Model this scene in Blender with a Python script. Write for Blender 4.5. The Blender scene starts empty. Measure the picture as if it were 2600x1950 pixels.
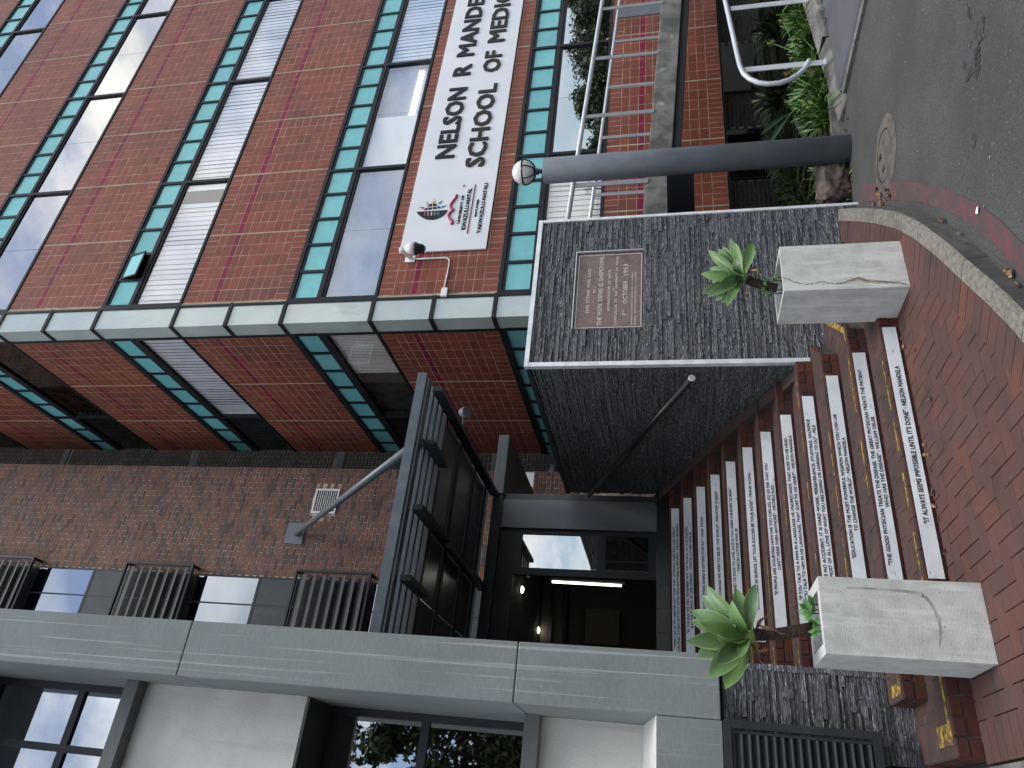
import bpy, math, random
from mathutils import Vector, Matrix
R = math.radians
rnd = random.Random(7)
sc = bpy.context.scene
col = sc.collection

# ------------------------------------------------------------------ camera
# X runs along the red facade to the right, Y runs away from the street, Z is up; the lens is the origin
FP, PITCH, ROLL, AZ = 1867.6, R(12.162), R(-0.640), R(59.239)
_f = Vector((math.cos(AZ), math.sin(AZ), 0)); _r = Vector((math.sin(AZ), -math.cos(AZ), 0)); _u = Vector((0, 0, 1))
FW = _f*math.cos(PITCH) + _u*math.sin(PITCH); UC = -_f*math.sin(PITCH) + _u*math.cos(PITCH)
RR = _r*math.cos(ROLL) + UC*math.sin(ROLL); UU = -_r*math.sin(ROLL) + UC*math.cos(ROLL)
cd = bpy.data.cameras.new('camera'); cam = bpy.data.objects.new('camera', cd); col.objects.link(cam); sc.camera = cam
cd.sensor_fit = 'HORIZONTAL'; cd.sensor_width = 36; cd.lens = FP/2600*36; cd.clip_start = .05; cd.clip_end = 600
ax, ay, az_ = -UU, RR, -FW          # phone held on its side: the picture's right is down
cam.matrix_world = Matrix(((ax.x, ay.x, az_.x, 0), (ax.y, ay.y, az_.y, 0), (ax.z, ay.z, az_.z, 0), (0, 0, 0, 1)))
def ray(x, y):
    return FW + RR*((975-y)/FP) + UU*((1300-x)/FP)
def at_x(x, y, X): d = ray(x, y); return d*(X/d.x)
def at_y(x, y, Y): d = ray(x, y); return d*(Y/d.y)
def at_z(x, y, Z): d = ray(x, y); return d*(Z/d.z)
def proj(p):
    z = p.dot(FW)
    return (1300-FP*p.dot(UU)/z, 975-FP*p.dot(RR)/z, z) if z > .01 else (-1e6, -1e6, z)

# ------------------------------------------------------------------ sky, sun, exposure
SUN_EL, SUN_AZ = R(72), R(-65)       # SUN_AZ: angle of the sun's direction in the XY plane
w = bpy.data.worlds.new('World'); sc.world = w; w.use_nodes = True
nt = w.node_tree; N = nt.nodes; Lk = nt.links
bg = N['Background']
sky = N.new('ShaderNodeTexSky'); sky.sky_type = 'NISHITA'; sky.sun_disc = False
sky.sun_elevation = SUN_EL; sky.sun_rotation = math.pi/2 - SUN_AZ; sky.air_density = 1.0; sky.dust_density = 1.2
tc = N.new('ShaderNodeTexCoord'); mp = N.new('ShaderNodeMapping'); mp.inputs['Scale'].default_value = (1.6, 1.6, 3.4); mp.inputs['Location'].default_value = (3.1, 1.2, .3)
nz = N.new('ShaderNodeTexNoise'); nz.inputs['Scale'].default_value = 1.7; nz.inputs['Detail'].default_value = 8; nz.inputs['Roughness'].default_value = .62
cr = N.new('ShaderNodeValToRGB'); cr.color_ramp.elements[0].position = .42; cr.color_ramp.elements[1].position = .60
nz2 = N.new('ShaderNodeTexNoise'); nz2.inputs['Scale'].default_value = 2.3; nz2.inputs['Detail'].default_value = 6
cr2 = N.new('ShaderNodeValToRGB'); cr2.color_ramp.elements[0].color = (4.6, 4.8, 5.0, 1); cr2.color_ramp.elements[1].color = (10.9, 10.7, 10.3, 1)
cr2.color_ramp.elements[0].position = .3; cr2.color_ramp.elements[1].position = .65
mx = N.new('ShaderNodeMixRGB')
Lk.new(tc.outputs['Generated'], mp.inputs[0]); Lk.new(mp.outputs[0], nz.inputs['Vector']); Lk.new(mp.outputs[0], nz2.inputs['Vector'])
Lk.new(nz.outputs['Fac'], cr.inputs[0]); Lk.new(nz2.outputs['Fac'], cr2.inputs[0])
Lk.new(cr.outputs[0], mx.inputs[0]); Lk.new(sky.outputs[0], mx.inputs[1]); Lk.new(cr2.outputs[0], mx.inputs[2]); Lk.new(mx.outputs[0], bg.inputs[0])
bg.inputs[1].default_value = .13
sd = bpy.data.lights.new('sun', 'SUN'); sun = bpy.data.objects.new('sun', sd); col.objects.link(sun)
sd.energy = 1.4; sd.angle = R(18); sd.color = (1, .965, .91)
sdir = Vector((math.cos(SUN_EL)*math.cos(SUN_AZ), math.cos(SUN_EL)*math.sin(SUN_AZ), math.sin(SUN_EL)))
sun.rotation_euler = sdir.to_track_quat('Z', 'Y').to_euler()
vs = sc.view_settings; vs.view_transform = 'Standard'; vs.look = 'None'; vs.exposure = 0.70; vs.gamma = 1; vs.use_curve_mapping = False
sc.display_settings.display_device = 'sRGB'
try: sc.cycles.max_bounces = 6; sc.cycles.transparent_max_bounces = 10; sc.cycles.caustics_reflective = False; sc.cycles.caustics_refractive = False
except Exception: pass

# ------------------------------------------------------------------ helpers
def tag(o, label=None, cat=None, group=None, kind=None):
    if label: o['label'] = label
    if cat: o['category'] = cat
    if group: o['group'] = group
    if kind: o['kind'] = kind
    return o
def thing(name, label, cat, loc=(0, 0, 0), group=None):
    o = bpy.data.objects.new(name, None); o.location = loc; o.empty_display_size = .1; col.objects.link(o)
    return tag(o, label, cat, group)
def put(name, me, parent=None, label=None):
    o = bpy.data.objects.new(name, me); col.objects.link(o)
    if parent:
        o.parent = parent
        # keep world coordinates: the parents are unrotated empties or meshes at a location
        base = Vector(parent.location); p = parent.parent
        while p: base += p.location; p = p.parent
        o.location = -base
    if label: o['label'] = label
    return o
class MB:
    def __init__(s): s.v = []; s.f = []; s.m = []; s.mi = 0
    def quad(s, a, b, c, d):
        n = len(s.v); s.v += [tuple(a), tuple(b), tuple(c), tuple(d)]; s.f.append((n, n+1, n+2, n+3)); s.m.append(s.mi)
    def poly(s, pts):
        n = len(s.v); s.v += [tuple(p) for p in pts]; s.f.append(tuple(range(n, n+len(pts)))); s.m.append(s.mi)
    def box(s, x0, x1, y0, y1, z0, z1):
        n = len(s.v)
        s.v += [(x0,y0,z0),(x1,y0,z0),(x1,y1,z0),(x0,y1,z0),(x0,y0,z1),(x1,y0,z1),(x1,y1,z1),(x0,y1,z1)]
        for q in ((0,3,2,1),(4,5,6,7),(0,1,5,4),(1,2,6,5),(2,3,7,6),(3,0,4,7)): s.f.append(tuple(n+i for i in q)); s.m.append(s.mi)
        return s
    def hexa(s, b, t):   # bottom ring (ccw from above), top ring
        n = len(s.v); k = len(b); s.v += [tuple(p) for p in b] + [tuple(p) for p in t]
        s.f.append(tuple(n+i for i in reversed(range(k)))); s.f.append(tuple(n+k+i for i in range(k)))
        for i in range(k): j = (i+1) % k; s.f.append((n+i, n+j, n+k+j, n+k+i))
        s.m += [s.mi]*(k+2); return s
    def tube(s, pts, r, n=10, cap=True, closed=False):
        pts = [Vector(p) for p in pts]; rs = r if isinstance(r, (list, tuple)) else [r]*len(pts)
        base = len(s.v); up = None
        for i, p in enumerate(pts):
            a = pts[max(i-1, 0)]; b = pts[min(i+1, len(pts)-1)]; t = (b-a).normalized()
            if up is None:
                up = Vector((0, 0, 1)) if abs(t.z) < .9 else Vector((1, 0, 0))
            e = t.cross(up).normalized(); g = e.cross(t).normalized(); up = g
            for k in range(n):
                q = 2*math.pi*k/n; s.v.append(tuple(p + (e*math.cos(q) + g*math.sin(q))*rs[i]))
        for i in range(len(pts)-1):
            for k in range(n):
                a = base+i*n+k; b = base+i*n+(k+1) % n; s.f.append((a, a+n, b+n, b)); s.m.append(s.mi)
        if cap:
            s.f.append(tuple(base+k for k in range(n))); s.f.append(tuple(base+(len(pts)-1)*n+k for k in reversed(range(n)))); s.m += [s.mi]*2
        return s
    def bar(s, a, b, w_, h, up=(0, 0, 1)):   # rectangular bar from a to b
        a = Vector(a); b = Vector(b); t = (b-a).normalized(); up = Vector(up)
        e = t.cross(up).normalized()*(w_/2); g = e.cross(t).normalized()*(h/2)
        return s.hexa([a-e-g, a+e-g, a+e+g, a-e+g], [b-e-g, b+e-g, b+e+g, b-e+g])
    def sphere(s, c, r, n=16, m=10, sx=1, sy=1, sz=1, jit=0):
        base = len(s.v)
        for i in range(m+1):
            th = math.pi*i/m
            for k in range(n):
                ph = 2*math.pi*k/n; j = 1 + (rnd.uniform(-jit, jit) if 0 < i < m else 0)
                s.v.append((c[0]+r*sx*j*math.sin(th)*math.cos(ph), c[1]+r*sy*j*math.sin(th)*math.sin(ph), c[2]+r*sz*j*math.cos(th)))
        for i in range(m):
            for k in range(n):
                a = base+i*n+k; b = base+i*n+(k+1) % n; s.f.append((a, a+n, b+n, b)); s.m.append(s.mi)
        return s
    def mesh(s, name, mats, smooth=False):
        me = bpy.data.meshes.new(name); me.from_pydata(s.v, [], s.f)
        for mm in (mats if isinstance(mats, (list, tuple)) else [mats]): me.materials.append(mm)
        if any(s.m): me.polygons.foreach_set('material_index', s.m)
        if smooth: me.polygons.foreach_set('use_smooth', [True]*len(s.f))
        me.update(); return me
    def obj(s, name, mats, parent=None, smooth=False, label=None, bevel=0):
        o = put(name, s.mesh(name, mats, smooth), parent, label)
        if bevel:
            b = o.modifiers.new('bevel', 'BEVEL'); b.width = bevel; b.segments = 2; b.limit_method = 'ANGLE'
        return o
def B(*a): return MB().box(*a)
def struct(mb, name, mat, **k): return tag(mb.obj(name, mat, **k), kind='structure')

# ------------------------------------------------------------------ materials
MATS = {}
def mat(name, base, rough=.7, var=None, noise=None, bump=0, bscale=60, metal=0, spec=.5, island=0, coat=0, stretch=(1, 1, 1), streak=None, detail=6, grime=None):
    """base colour; noise=(colour2, scale, lo, hi) mottles; island: brightness spread per piece; streak=(colour, scale xyz, lo, hi); grime likewise"""
    m = bpy.data.materials.new(name); m.use_nodes = True; t = m.node_tree; n = t.nodes; l = t.links; MATS[name] = m
    p = n['Principled BSDF']; p.inputs['Roughness'].default_value = rough; p.inputs['Metallic'].default_value = metal
    p.inputs['Specular IOR Level'].default_value = spec; p.inputs['Coat Weight'].default_value = coat; p.inputs['Coat Roughness'].default_value = .08
    geo = n.new('ShaderNodeNewGeometry'); oi = n.new('ShaderNodeObjectInfo')
    c = n.new('ShaderNodeRGB'); c.outputs[0].default_value = (*base, 1); cur = c.outputs[0]
    if var:                                   # colour ramp picked per piece
        ad = n.new('ShaderNodeMath'); ad.operation = 'ADD'; l.new(geo.outputs['Random Per Island'], ad.inputs[0]); l.new(oi.outputs['Random'], ad.inputs[1])
        fr = n.new('ShaderNodeMath'); fr.operation = 'FRACT'; l.new(ad.outputs[0], fr.inputs[0])
        rp = n.new('ShaderNodeValToRGB'); rp.color_ramp.interpolation = 'CONSTANT' if len(var) > 3 else 'LINEAR'
        while len(rp.color_ramp.elements) < len(var): rp.color_ramp.elements.new(.5)
        for i, v in enumerate(var): rp.color_ramp.elements[i].position = i/len(var) if len(var) > 3 else i/(len(var)-1); rp.color_ramp.elements[i].color = (*v, 1)
        l.new(fr.outputs[0], rp.inputs[0]); cur = rp.outputs[0]
    def layer(cur, colr, vec_scale, lo, hi, sc_=1.0, amt=1.0, det=detail):
        mp_ = n.new('ShaderNodeMapping'); mp_.inputs['Scale'].default_value = vec_scale; l.new(geo.outputs['Position'], mp_.inputs[0])
        nn = n.new('ShaderNodeTexNoise'); nn.inputs['Scale'].default_value = sc_; nn.inputs['Detail'].default_value = det; nn.inputs['Roughness'].default_value = .6; l.new(mp_.outputs[0], nn.inputs['Vector'])
        rr = n.new('ShaderNodeMapRange'); rr.inputs['From Min'].default_value = lo; rr.inputs['From Max'].default_value = hi; rr.inputs['To Max'].default_value = amt; l.new(nn.outputs['Fac'], rr.inputs['Value'])
        mm = n.new('ShaderNodeMixRGB'); mm.inputs[2].default_value = (*colr, 1); l.new(rr.outputs[0], mm.inputs[0]); l.new(cur, mm.inputs[1]); return mm.outputs[0], nn
    if noise: cur, _ = layer(cur, noise[0], stretch, noise[2], noise[3], noise[1], noise[4] if len(noise) > 4 else 1)
    if streak: cur, _ = layer(cur, streak[0], streak[1], streak[2], streak[3], 1, streak[4] if len(streak) > 4 else 1)
    if grime: cur, _ = layer(cur, grime[0], grime[1], grime[2], grime[3], 1, grime[4] if len(grime) > 4 else 1, 9)
    if island:
        ad = n.new('ShaderNodeMath'); ad.operation = 'ADD'; l.new(geo.outputs['Random Per Island'], ad.inputs[0]); l.new(oi.outputs['Random'], ad.inputs[1])
        fr = n.new('ShaderNodeMath'); fr.operation = 'FRACT'; l.new(ad.outputs[0], fr.inputs[0])
        mr = n.new('ShaderNodeMapRange'); mr.inputs['To Min'].default_value = 1-island; mr.inputs['To Max'].default_value = 1+island; l.new(fr.outputs[0], mr.inputs['Value'])
        hs = n.new('ShaderNodeHueSaturation'); l.new(cur, hs.inputs['Color']); l.new(mr.outputs[0], hs.inputs['Value']); cur = hs.outputs[0]
    l.new(cur, p.inputs['Base Color'])
    if bump:
        mp_ = n.new('ShaderNodeMapping'); mp_.inputs['Scale'].default_value = stretch; l.new(geo.outputs['Position'], mp_.inputs[0])
        nb = n.new('ShaderNodeTexNoise'); nb.inputs['Scale'].default_value = bscale; nb.inputs['Detail'].default_value = 5; l.new(mp_.outputs[0], nb.inputs['Vector'])
        bp = n.new('ShaderNodeBump'); bp.inputs['Strength'].default_value = bump; bp.inputs['Distance'].default_value = .01; l.new(nb.outputs['Fac'], bp.inputs['Height']); l.new(bp.outputs[0], p.inputs['Normal'])
    return m
def glass(name, tint, ior=2.2, rough=.01, wav=.0, refl=0, gc=(1, 1, 1)):
    m = bpy.data.materials.new(name); m.use_nodes = True; t = m.node_tree; n = t.nodes; l = t.links; MATS[name] = m
    n.remove(n['Principled BSDF']); out = n['Material Output']
    tr = n.new('ShaderNodeBsdfTransparent'); tr.inputs[0].default_value = (*tint, 1)
    gl = n.new('ShaderNodeBsdfGlossy'); gl.inputs['Roughness'].default_value = rough; gl.inputs[0].default_value = (*gc, 1)
    fr = n.new('ShaderNodeFresnel'); fr.inputs[0].default_value = ior
    mxs = n.new('ShaderNodeMixShader'); mr = n.new('ShaderNodeMapRange'); mr.inputs['To Min'].default_value = refl; l.new(fr.outputs[0], mr.inputs['Value'])
    g0 = n.new('ShaderNodeNewGeometry'); sb_ = n.new('ShaderNodeMath'); sb_.operation = 'SUBTRACT'; sb_.inputs[0].default_value = 1; l.new(g0.outputs['Backfacing'], sb_.inputs[1])
    ml = n.new('ShaderNodeMath'); ml.operation = 'MULTIPLY'; l.new(mr.outputs[0], ml.inputs[0]); l.new(sb_.outputs[0], ml.inputs[1]); l.new(ml.outputs[0], mxs.inputs[0]); l.new(tr.outputs[0], mxs.inputs[1]); l.new(gl.outputs[0], mxs.inputs[2]); l.new(mxs.outputs[0], out.inputs[0])
    if wav:
        geo = n.new('ShaderNodeNewGeometry'); nb = n.new('ShaderNodeTexNoise'); nb.inputs['Scale'].default_value = .7; nb.inputs['Detail'].default_value = 1; l.new(geo.outputs['Position'], nb.inputs['Vector'])
        bp = n.new('ShaderNodeBump'); bp.inputs['Strength'].default_value = wav; bp.inputs['Distance'].default_value = .05; l.new(nb.outputs['Fac'], bp.inputs['Height'])
        l.new(bp.outputs[0], gl.inputs['Normal']); l.new(bp.outputs[0], fr.inputs['Normal'])
    return m
def emit(name, c, s):
    m = bpy.data.materials.new(name); m.use_nodes = True; n = m.node_tree.nodes; p = n['Principled BSDF']
    p.inputs['Base Color'].default_value = (*c, 1); p.inputs['Emission Color'].default_value = (*c, 1); p.inputs['Emission Strength'].default_value = s; return m

M_tile = mat('terracotta_tile', (.235, .062, .036), .5, noise=((.175, .052, .036), 1.1, .4, .7), island=.15, grime=((.115, .055, .045), (1.2, 1.2, .25), .52, .75, .6), spec=.25)
M_ptile = mat('purple_tile', (.22, .012, .042), .5, noise=((.13, .018, .045), 2, .45, .65), spec=.2)
M_grout = mat('tile_grout', (.48, .32, .245), .9, noise=((.26, .17, .13), 5, .4, .6))
M_joint = mat('pale_joint', (.44, .39, .29), .9, noise=((.27, .25, .19), 3, .4, .65))
M_frame = mat('black_window_frame', (.010, .011, .014), .5, noise=((.022, .022, .026), 3, .45, .7), spec=.25)
M_teal = mat('teal_panel', (.145, .475, .50), .28, noise=((.18, .54, .56), 4, .4, .6), island=.07, spec=.5, grime=((.13, .40, .42), (2, 2, 2), .55, .8, .6))
M_cglass = mat('frosted_corner_glass', (.50, .575, .55), .16, noise=((.40, .47, .45), 1.3, .35, .65), spec=.9, coat=.8, grime=((.22, .27, .22), (2.5, 2.5, 1), .60, .78, .7))
M_blind = mat('pale_blind', (.86, .88, .90), .8, island=.09, noise=((.76, .80, .85), 1.2, .4, .6))
M_cream = mat('cream_blind', (.80, .80, .74), .8, island=.06)
M_screen = mat('blue_grey_screen', (.25, .30, .42), .7, noise=((.17, .21, .31), 1.1, .35, .65))
M_dark = mat('dark_interior', (.022, .024, .028), .9)
M_glass = glass('window_glass', (.99, .99, 1), 1.5, wav=.01, refl=.12)
M_screen_glass = glass('screened_window_glass', (.95, .97, 1), 1.5, wav=.01, refl=.17, gc=(.85, .92, 1))
M_mirror = glass('reflective_window_glass', (.45, .5, .55), 2.4, wav=.02, refl=.36)
M_dglass = glass('dark_window_glass', (.35, .38, .42), 1.9, wav=.02)
M_bglass = glass('blue_window_glass', (.62, .70, .82), 2.0, wav=.01, refl=.36, gc=(.82, .9, 1))
M_brick = mat('wine_brick', (.12, .055, .042), .8, var=[(.165, .082, .060), (.120, .064, .054), (.195, .080, .048), (.090, .066, .068), (.145, .070, .050), (.172, .088, .066), (.078, .046, .040), (.150, .074, .062)], noise=((.10, .07, .06), 9, .5, .75, .6), bump=.25, bscale=90)
M_mortar = mat('brick_mortar', (.58, .46, .37), .95, noise=((.15, .12, .10), 4, .4, .65))
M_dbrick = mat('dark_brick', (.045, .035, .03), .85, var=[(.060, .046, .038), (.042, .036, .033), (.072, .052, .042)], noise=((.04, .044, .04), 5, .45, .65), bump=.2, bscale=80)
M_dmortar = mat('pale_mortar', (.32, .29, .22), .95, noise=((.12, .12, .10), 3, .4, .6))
M_stone = mat('split_stone', (.12, .125, .14), .6, var=[(.13, .135, .147), (.16, .165, .18), (.105, .11, .12), (.20, .205, .22), (.14, .145, .158), (.115, .12, .132), (.175, .18, .195), (.15, .155, .168)], noise=((.032, .034, .040), 44, .44, .56, .85), bump=1.0, bscale=60, stretch=(.45, .45, 3.0), streak=((.52, .54, .57), (13, 13, 140), .57, .66, .85), spec=.4)
M_sback = mat('stone_backing', (.022, .023, .026), .9)
M_steel = mat('brushed_steel_trim', (.82, .84, .87), .35, metal=.25, noise=((.66, .68, .71), 6, .4, .6))
M_white = mat('white_sign_panel', (.78, .80, .83), .45, noise=((.70, .73, .77), .8, .4, .7), grime=((.6, .62, .64), (1.5, 1.5, 4), .62, .8, .5))
M_letter = mat('charcoal_letter', (.022, .025, .030), .6, spec=.2)
M_lettert = mat('charcoal_letter_brownish', (.036, .033, .029), .6, spec=.2)
M_conc = mat('pale_concrete', (.58, .585, .56), .9, noise=((.47, .475, .45), 9, .40, .64), bump=.35, bscale=110, streak=((.67, .675, .65), (22, 22, 2.4), .5, .64, .8), grime=((.22, .215, .19), (52, 52, 52), .65, .70, .85), spec=.2)
M_oldconc = mat('weathered_concrete', (.20, .195, .18), .9, noise=((.085, .085, .078), 4, .38, .62), bump=.4, bscale=50, grime=((.42, .41, .38), (5, 5, 5), .60, .70, .7))
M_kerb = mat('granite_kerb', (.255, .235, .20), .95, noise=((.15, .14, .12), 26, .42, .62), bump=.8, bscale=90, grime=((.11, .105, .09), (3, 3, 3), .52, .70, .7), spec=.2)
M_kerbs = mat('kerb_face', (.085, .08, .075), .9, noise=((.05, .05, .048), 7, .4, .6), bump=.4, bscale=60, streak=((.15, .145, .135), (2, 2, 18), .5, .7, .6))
M_asph = mat('asphalt', (.082, .083, .081), .95, noise=((.115, .115, .112), 1.1, .4, .7), bump=1.0, bscale=150, streak=((.045, .045, .044), (75, 75, 75), .5, .64, .8), grime=((.30, .295, .28), (70, 70, 70), .65, .70, .8), spec=.2)
M_red = mat('worn_red_line', (.155, .05, .055), .9, noise=((.075, .058, .058), 7, .36, .62), bump=.6, bscale=160, grime=((.065, .062, .062), (22, 22, 22), .5, .6, .8))
M_paver = mat('clay_paver', (.15, .07, .055), .92, var=[(.118, .058, .050), (.108, .055, .048), (.128, .060, .049), (.100, .054, .048), (.116, .062, .054), (.142, .062, .046)], noise=((.082, .054, .049), 2.2, .40, .66, .85), bump=.3, bscale=140, grime=((.045, .040, .038), (1.7, 1.7, 1.7), .55, .71, .85), spec=.2)
M_sand = mat('joint_sand', (.035, .03, .027), 1)
M_sbrick = mat('step_brick', (.125, .032, .024), .8, var=[(.088, .026, .021), (.068, .023, .020), (.105, .030, .020), (.055, .024, .023), (.080, .030, .025), (.125, .038, .020)], noise=((.045, .026, .023), 8, .42, .68, .8), bump=.3, bscale=80, spec=.25)
M_tread = mat('worn_tread_brick', (.135, .078, .068), .9, var=[(.098, .057, .050), (.082, .050, .046), (.108, .059, .048)], noise=((.060, .047, .043), 4, .40, .62), bump=.3, bscale=90, grime=((.15, .135, .12), (9, 9, 9), .62, .72, .5), spec=.2)
M_smort = mat('step_mortar', (.06, .054, .048), .95, noise=((.14, .13, .11), 7, .52, .7))
M_yellow = mat('worn_yellow_paint', (.44, .30, .04), .85, noise=((.115, .075, .05), 19, .42, .55), bump=.3, bscale=90, spec=.2)
M_plate = mat('quote_panel', (.82, .85, .88), .4, noise=((.70, .74, .79), 5, .4, .65), grime=((.30, .31, .33), (9, 9, 30), .60, .72, .75), spec=.4)
M_ink = mat('black_ink', (.008, .009, .011), .7, spec=.1)
M_granite = mat('brown_granite', (.16, .105, .088), .35, noise=((.235, .165, .145), 60, .42, .6), grime=((.09, .06, .055), (7, 7, 7), .5, .7, .7), spec=.5)
M_engr = mat('cream_engraving', (.72, .68, .62), .6)
M_post = mat('blue_grey_paint', (.150, .170, .192), .55, noise=((.115, .13, .15), 3, .4, .65), bump=.08, bscale=30, streak=((.20, .22, .24), (24, 24, 1.2), .60, .70, .6), grime=((.07, .08, .09), (7, 7, 3), .63, .74, .7))
M_render = mat('grey_render', (.215, .245, .245), .9, noise=((.178, .203, .205), 1.6, .38, .68), bump=.35, bscale=26, streak=((.40, .425, .425), (30, 1, .25), .575, .62, .6), grime=((.13, .15, .155), (5, 5, .6), .62, .8, .5))
M_render2 = mat('grey_render_plain', (.13, .15, .155), .85, noise=((.10, .115, .12), 2, .4, .65), bump=.2, bscale=26)
M_whitewall = mat('off_white_render', (.60, .60, .58), .92, noise=((.50, .505, .49), 1.5, .4, .65), bump=.35, bscale=60, streak=((.42, .42, .40), (9, 9, .6), .56, .72, .6), grime=((.20, .20, .17), (2.2, 2.2, 1.1), .58, .80, .8))
M_dgrey = mat('dark_grey_paint', (.026, .031, .038), .5, noise=((.038, .043, .05), 4, .45, .7), spec=.3)
M_cpane = mat('tinted_roof_pane', (.085, .092, .104), .25, noise=((.11, .118, .13), 1.5, .4, .7), spec=.5)
M_mgrey = mat('mid_grey_paint', (.062, .070, .078), .6, noise=((.08, .09, .098), 5, .5, .7), spec=.3)
M_blade = mat('dark_blade_paint', (.030, .035, .040), .6, noise=((.042, .048, .054), 5, .5, .7), spec=.2)
M_portal = mat('portal_grey', (.145, .157, .17), .5, noise=((.12, .13, .145), 2, .4, .65), grime=((.09, .1, .11), (16, 16, 16), .66, .74, .6))
M_canopy = mat('canopy_grey', (.085, .105, .125), .42, noise=((.12, .145, .17), 6, .5, .7))
M_galv = mat('galvanised_pipe', (.46, .48, .51), .35, metal=.6, noise=((.36, .38, .41), 5, .4, .65))
M_rail = mat('silver_rail_paint', (.62, .65, .68), .38, metal=.25, noise=((.52, .55, .58), 6, .4, .6))
M_flat = mat('grey_flat_bar', (.27, .29, .31), .5, noise=((.22, .24, .26), 5, .4, .6))
M_black = mat('black_plastic', (.012, .012, .014), .3)
M_wplast = mat('white_plastic', (.80, .81, .80), .4)
M_globe = mat('opal_globe', (.74, .73, .70), .25, spec=.6, noise=((.62, .60, .55), 3, .45, .65))
M_leafA = mat('agave_leaf', (.105, .20, .082), .45, noise=((.15, .25, .06), 5, .45, .7), island=.30, grime=((.30, .33, .06), (8, 8, 8), .58, .74, .7), spec=.4)
M_leafE = mat('agave_leaf_edge', (.20, .30, .13), .5)
M_stem = mat('agave_stem', (.05, .032, .026), .95, noise=((.10, .07, .05), 30, .45, .6), bump=.8, bscale=70, stretch=(1, 1, 3))
M_dry = mat('dry_leaf', (.33, .24, .13), .8, var=[(.33, .23, .12), (.22, .13, .07), (.42, .33, .17), (.16, .09, .05)], noise=((.18, .10, .05), 20, .4, .6))
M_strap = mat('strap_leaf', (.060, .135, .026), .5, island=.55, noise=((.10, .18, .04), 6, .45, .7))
M_strapd = mat('shaded_strap_leaf', (.03, .07, .018), .5, island=.5)  # strap leaf darkened, the shade at the back of the bed as colour
M_dfrond = mat('dark_frond', (.018, .045, .016), .45, island=.3)
M_herb = mat('small_leaf', (.10, .24, .07), .5, island=.3)
M_flower = mat('seed_head', (.34, .33, .13), .8, island=.3)
M_soil = mat('dark_soil', (.010, .008, .007), 1, noise=((.022, .017, .012), 12, .4, .6), bump=1, bscale=30, spec=.1)
M_rock = mat('brown_rock', (.17, .125, .105), .9, noise=((.075, .058, .05), 7, .38, .62), bump=1, bscale=16, grime=((.27, .21, .17), (11, 11, 11), .58, .72, .7))
M_rampfl = mat('grey_painted_floor', (.105, .108, .125), .6, noise=((.085, .088, .10), 1.5, .4, .6), streak=((.055, .056, .06), (.6, 30, 1), .66, .70, .6))
M_btile = mat('black_floor_tile', (.018, .02, .024), .3)
M_iron = mat('rusty_iron', (.135, .115, .10), .85, noise=((.075, .066, .058), 9, .4, .62), bump=.9, bscale=70, grime=((.2, .18, .16), (40, 40, 40), .58, .68, .7))
M_oil = mat('oil_stain', (.030, .030, .032), .9, noise=((.068, .069, .071), 11, .44, .54), bump=.8, bscale=160)
M_treeleaf = mat('tree_leaf', (.06, .09, .035), .6, island=.4)
M_bark = mat('bark', (.08, .06, .045), .95)
E_tube = emit('lit_tube', (1, .96, .85), 3.0)
E_spot = emit('lit_spot', (1, .93, .75), 6.0)
def flat(name, c, rough=.5): return mat(name, c, rough)

# ------------------------------------------------------------------ pieces (bricks, tiles, stones, pavers)
def piece_mesh(w_, h, d, ch, mt, cache={}):
    """local box: x in 0..w, z in 0..h, front at y=0 going back to y=d; front edges chamfered"""
    key = (round(w_, 3), round(h, 3), round(d, 3), mt.name)
    if key in cache: return cache[key]
    me = bpy.data.meshes.new('piece'); v, f = piece_geo(w_, h, d, ch)
    me.from_pydata(v, [], f); me.materials.append(mt); cache[key] = me; return me
def piece_geo(w_, h, d, ch):
    v = [(ch, 0, ch), (w_-ch, 0, ch), (w_-ch, 0, h-ch), (ch, 0, h-ch), (0, ch, 0), (w_, ch, 0), (w_, ch, h), (0, ch, h), (0, d, 0), (w_, d, 0), (w_, d, h), (0, d, h)]
    f = [(0, 1, 2, 3), (0, 4, 5, 1), (1, 5, 6, 2), (2, 6, 7, 3), (3, 7, 4, 0), (4, 8, 9, 5), (5, 9, 10, 6), (6, 10, 11, 7), (7, 11, 8, 4)]
    return v, f
FACE = {  # maps local (x, y, z) to world: front faces -Y, -X, or up
    '-y': Matrix(((1, 0, 0), (0, 1, 0), (0, 0, 1))),
    '-x': Matrix(((0, 1, 0), (-1, 0, 0), (0, 0, 1))),   # local x -> -Y, local y (depth) -> +X
    '+z': Matrix(((1, 0, 0), (0, 0, 1), (0, -1, 0))),   # local z -> +Y, depth -> -Z
}
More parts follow.
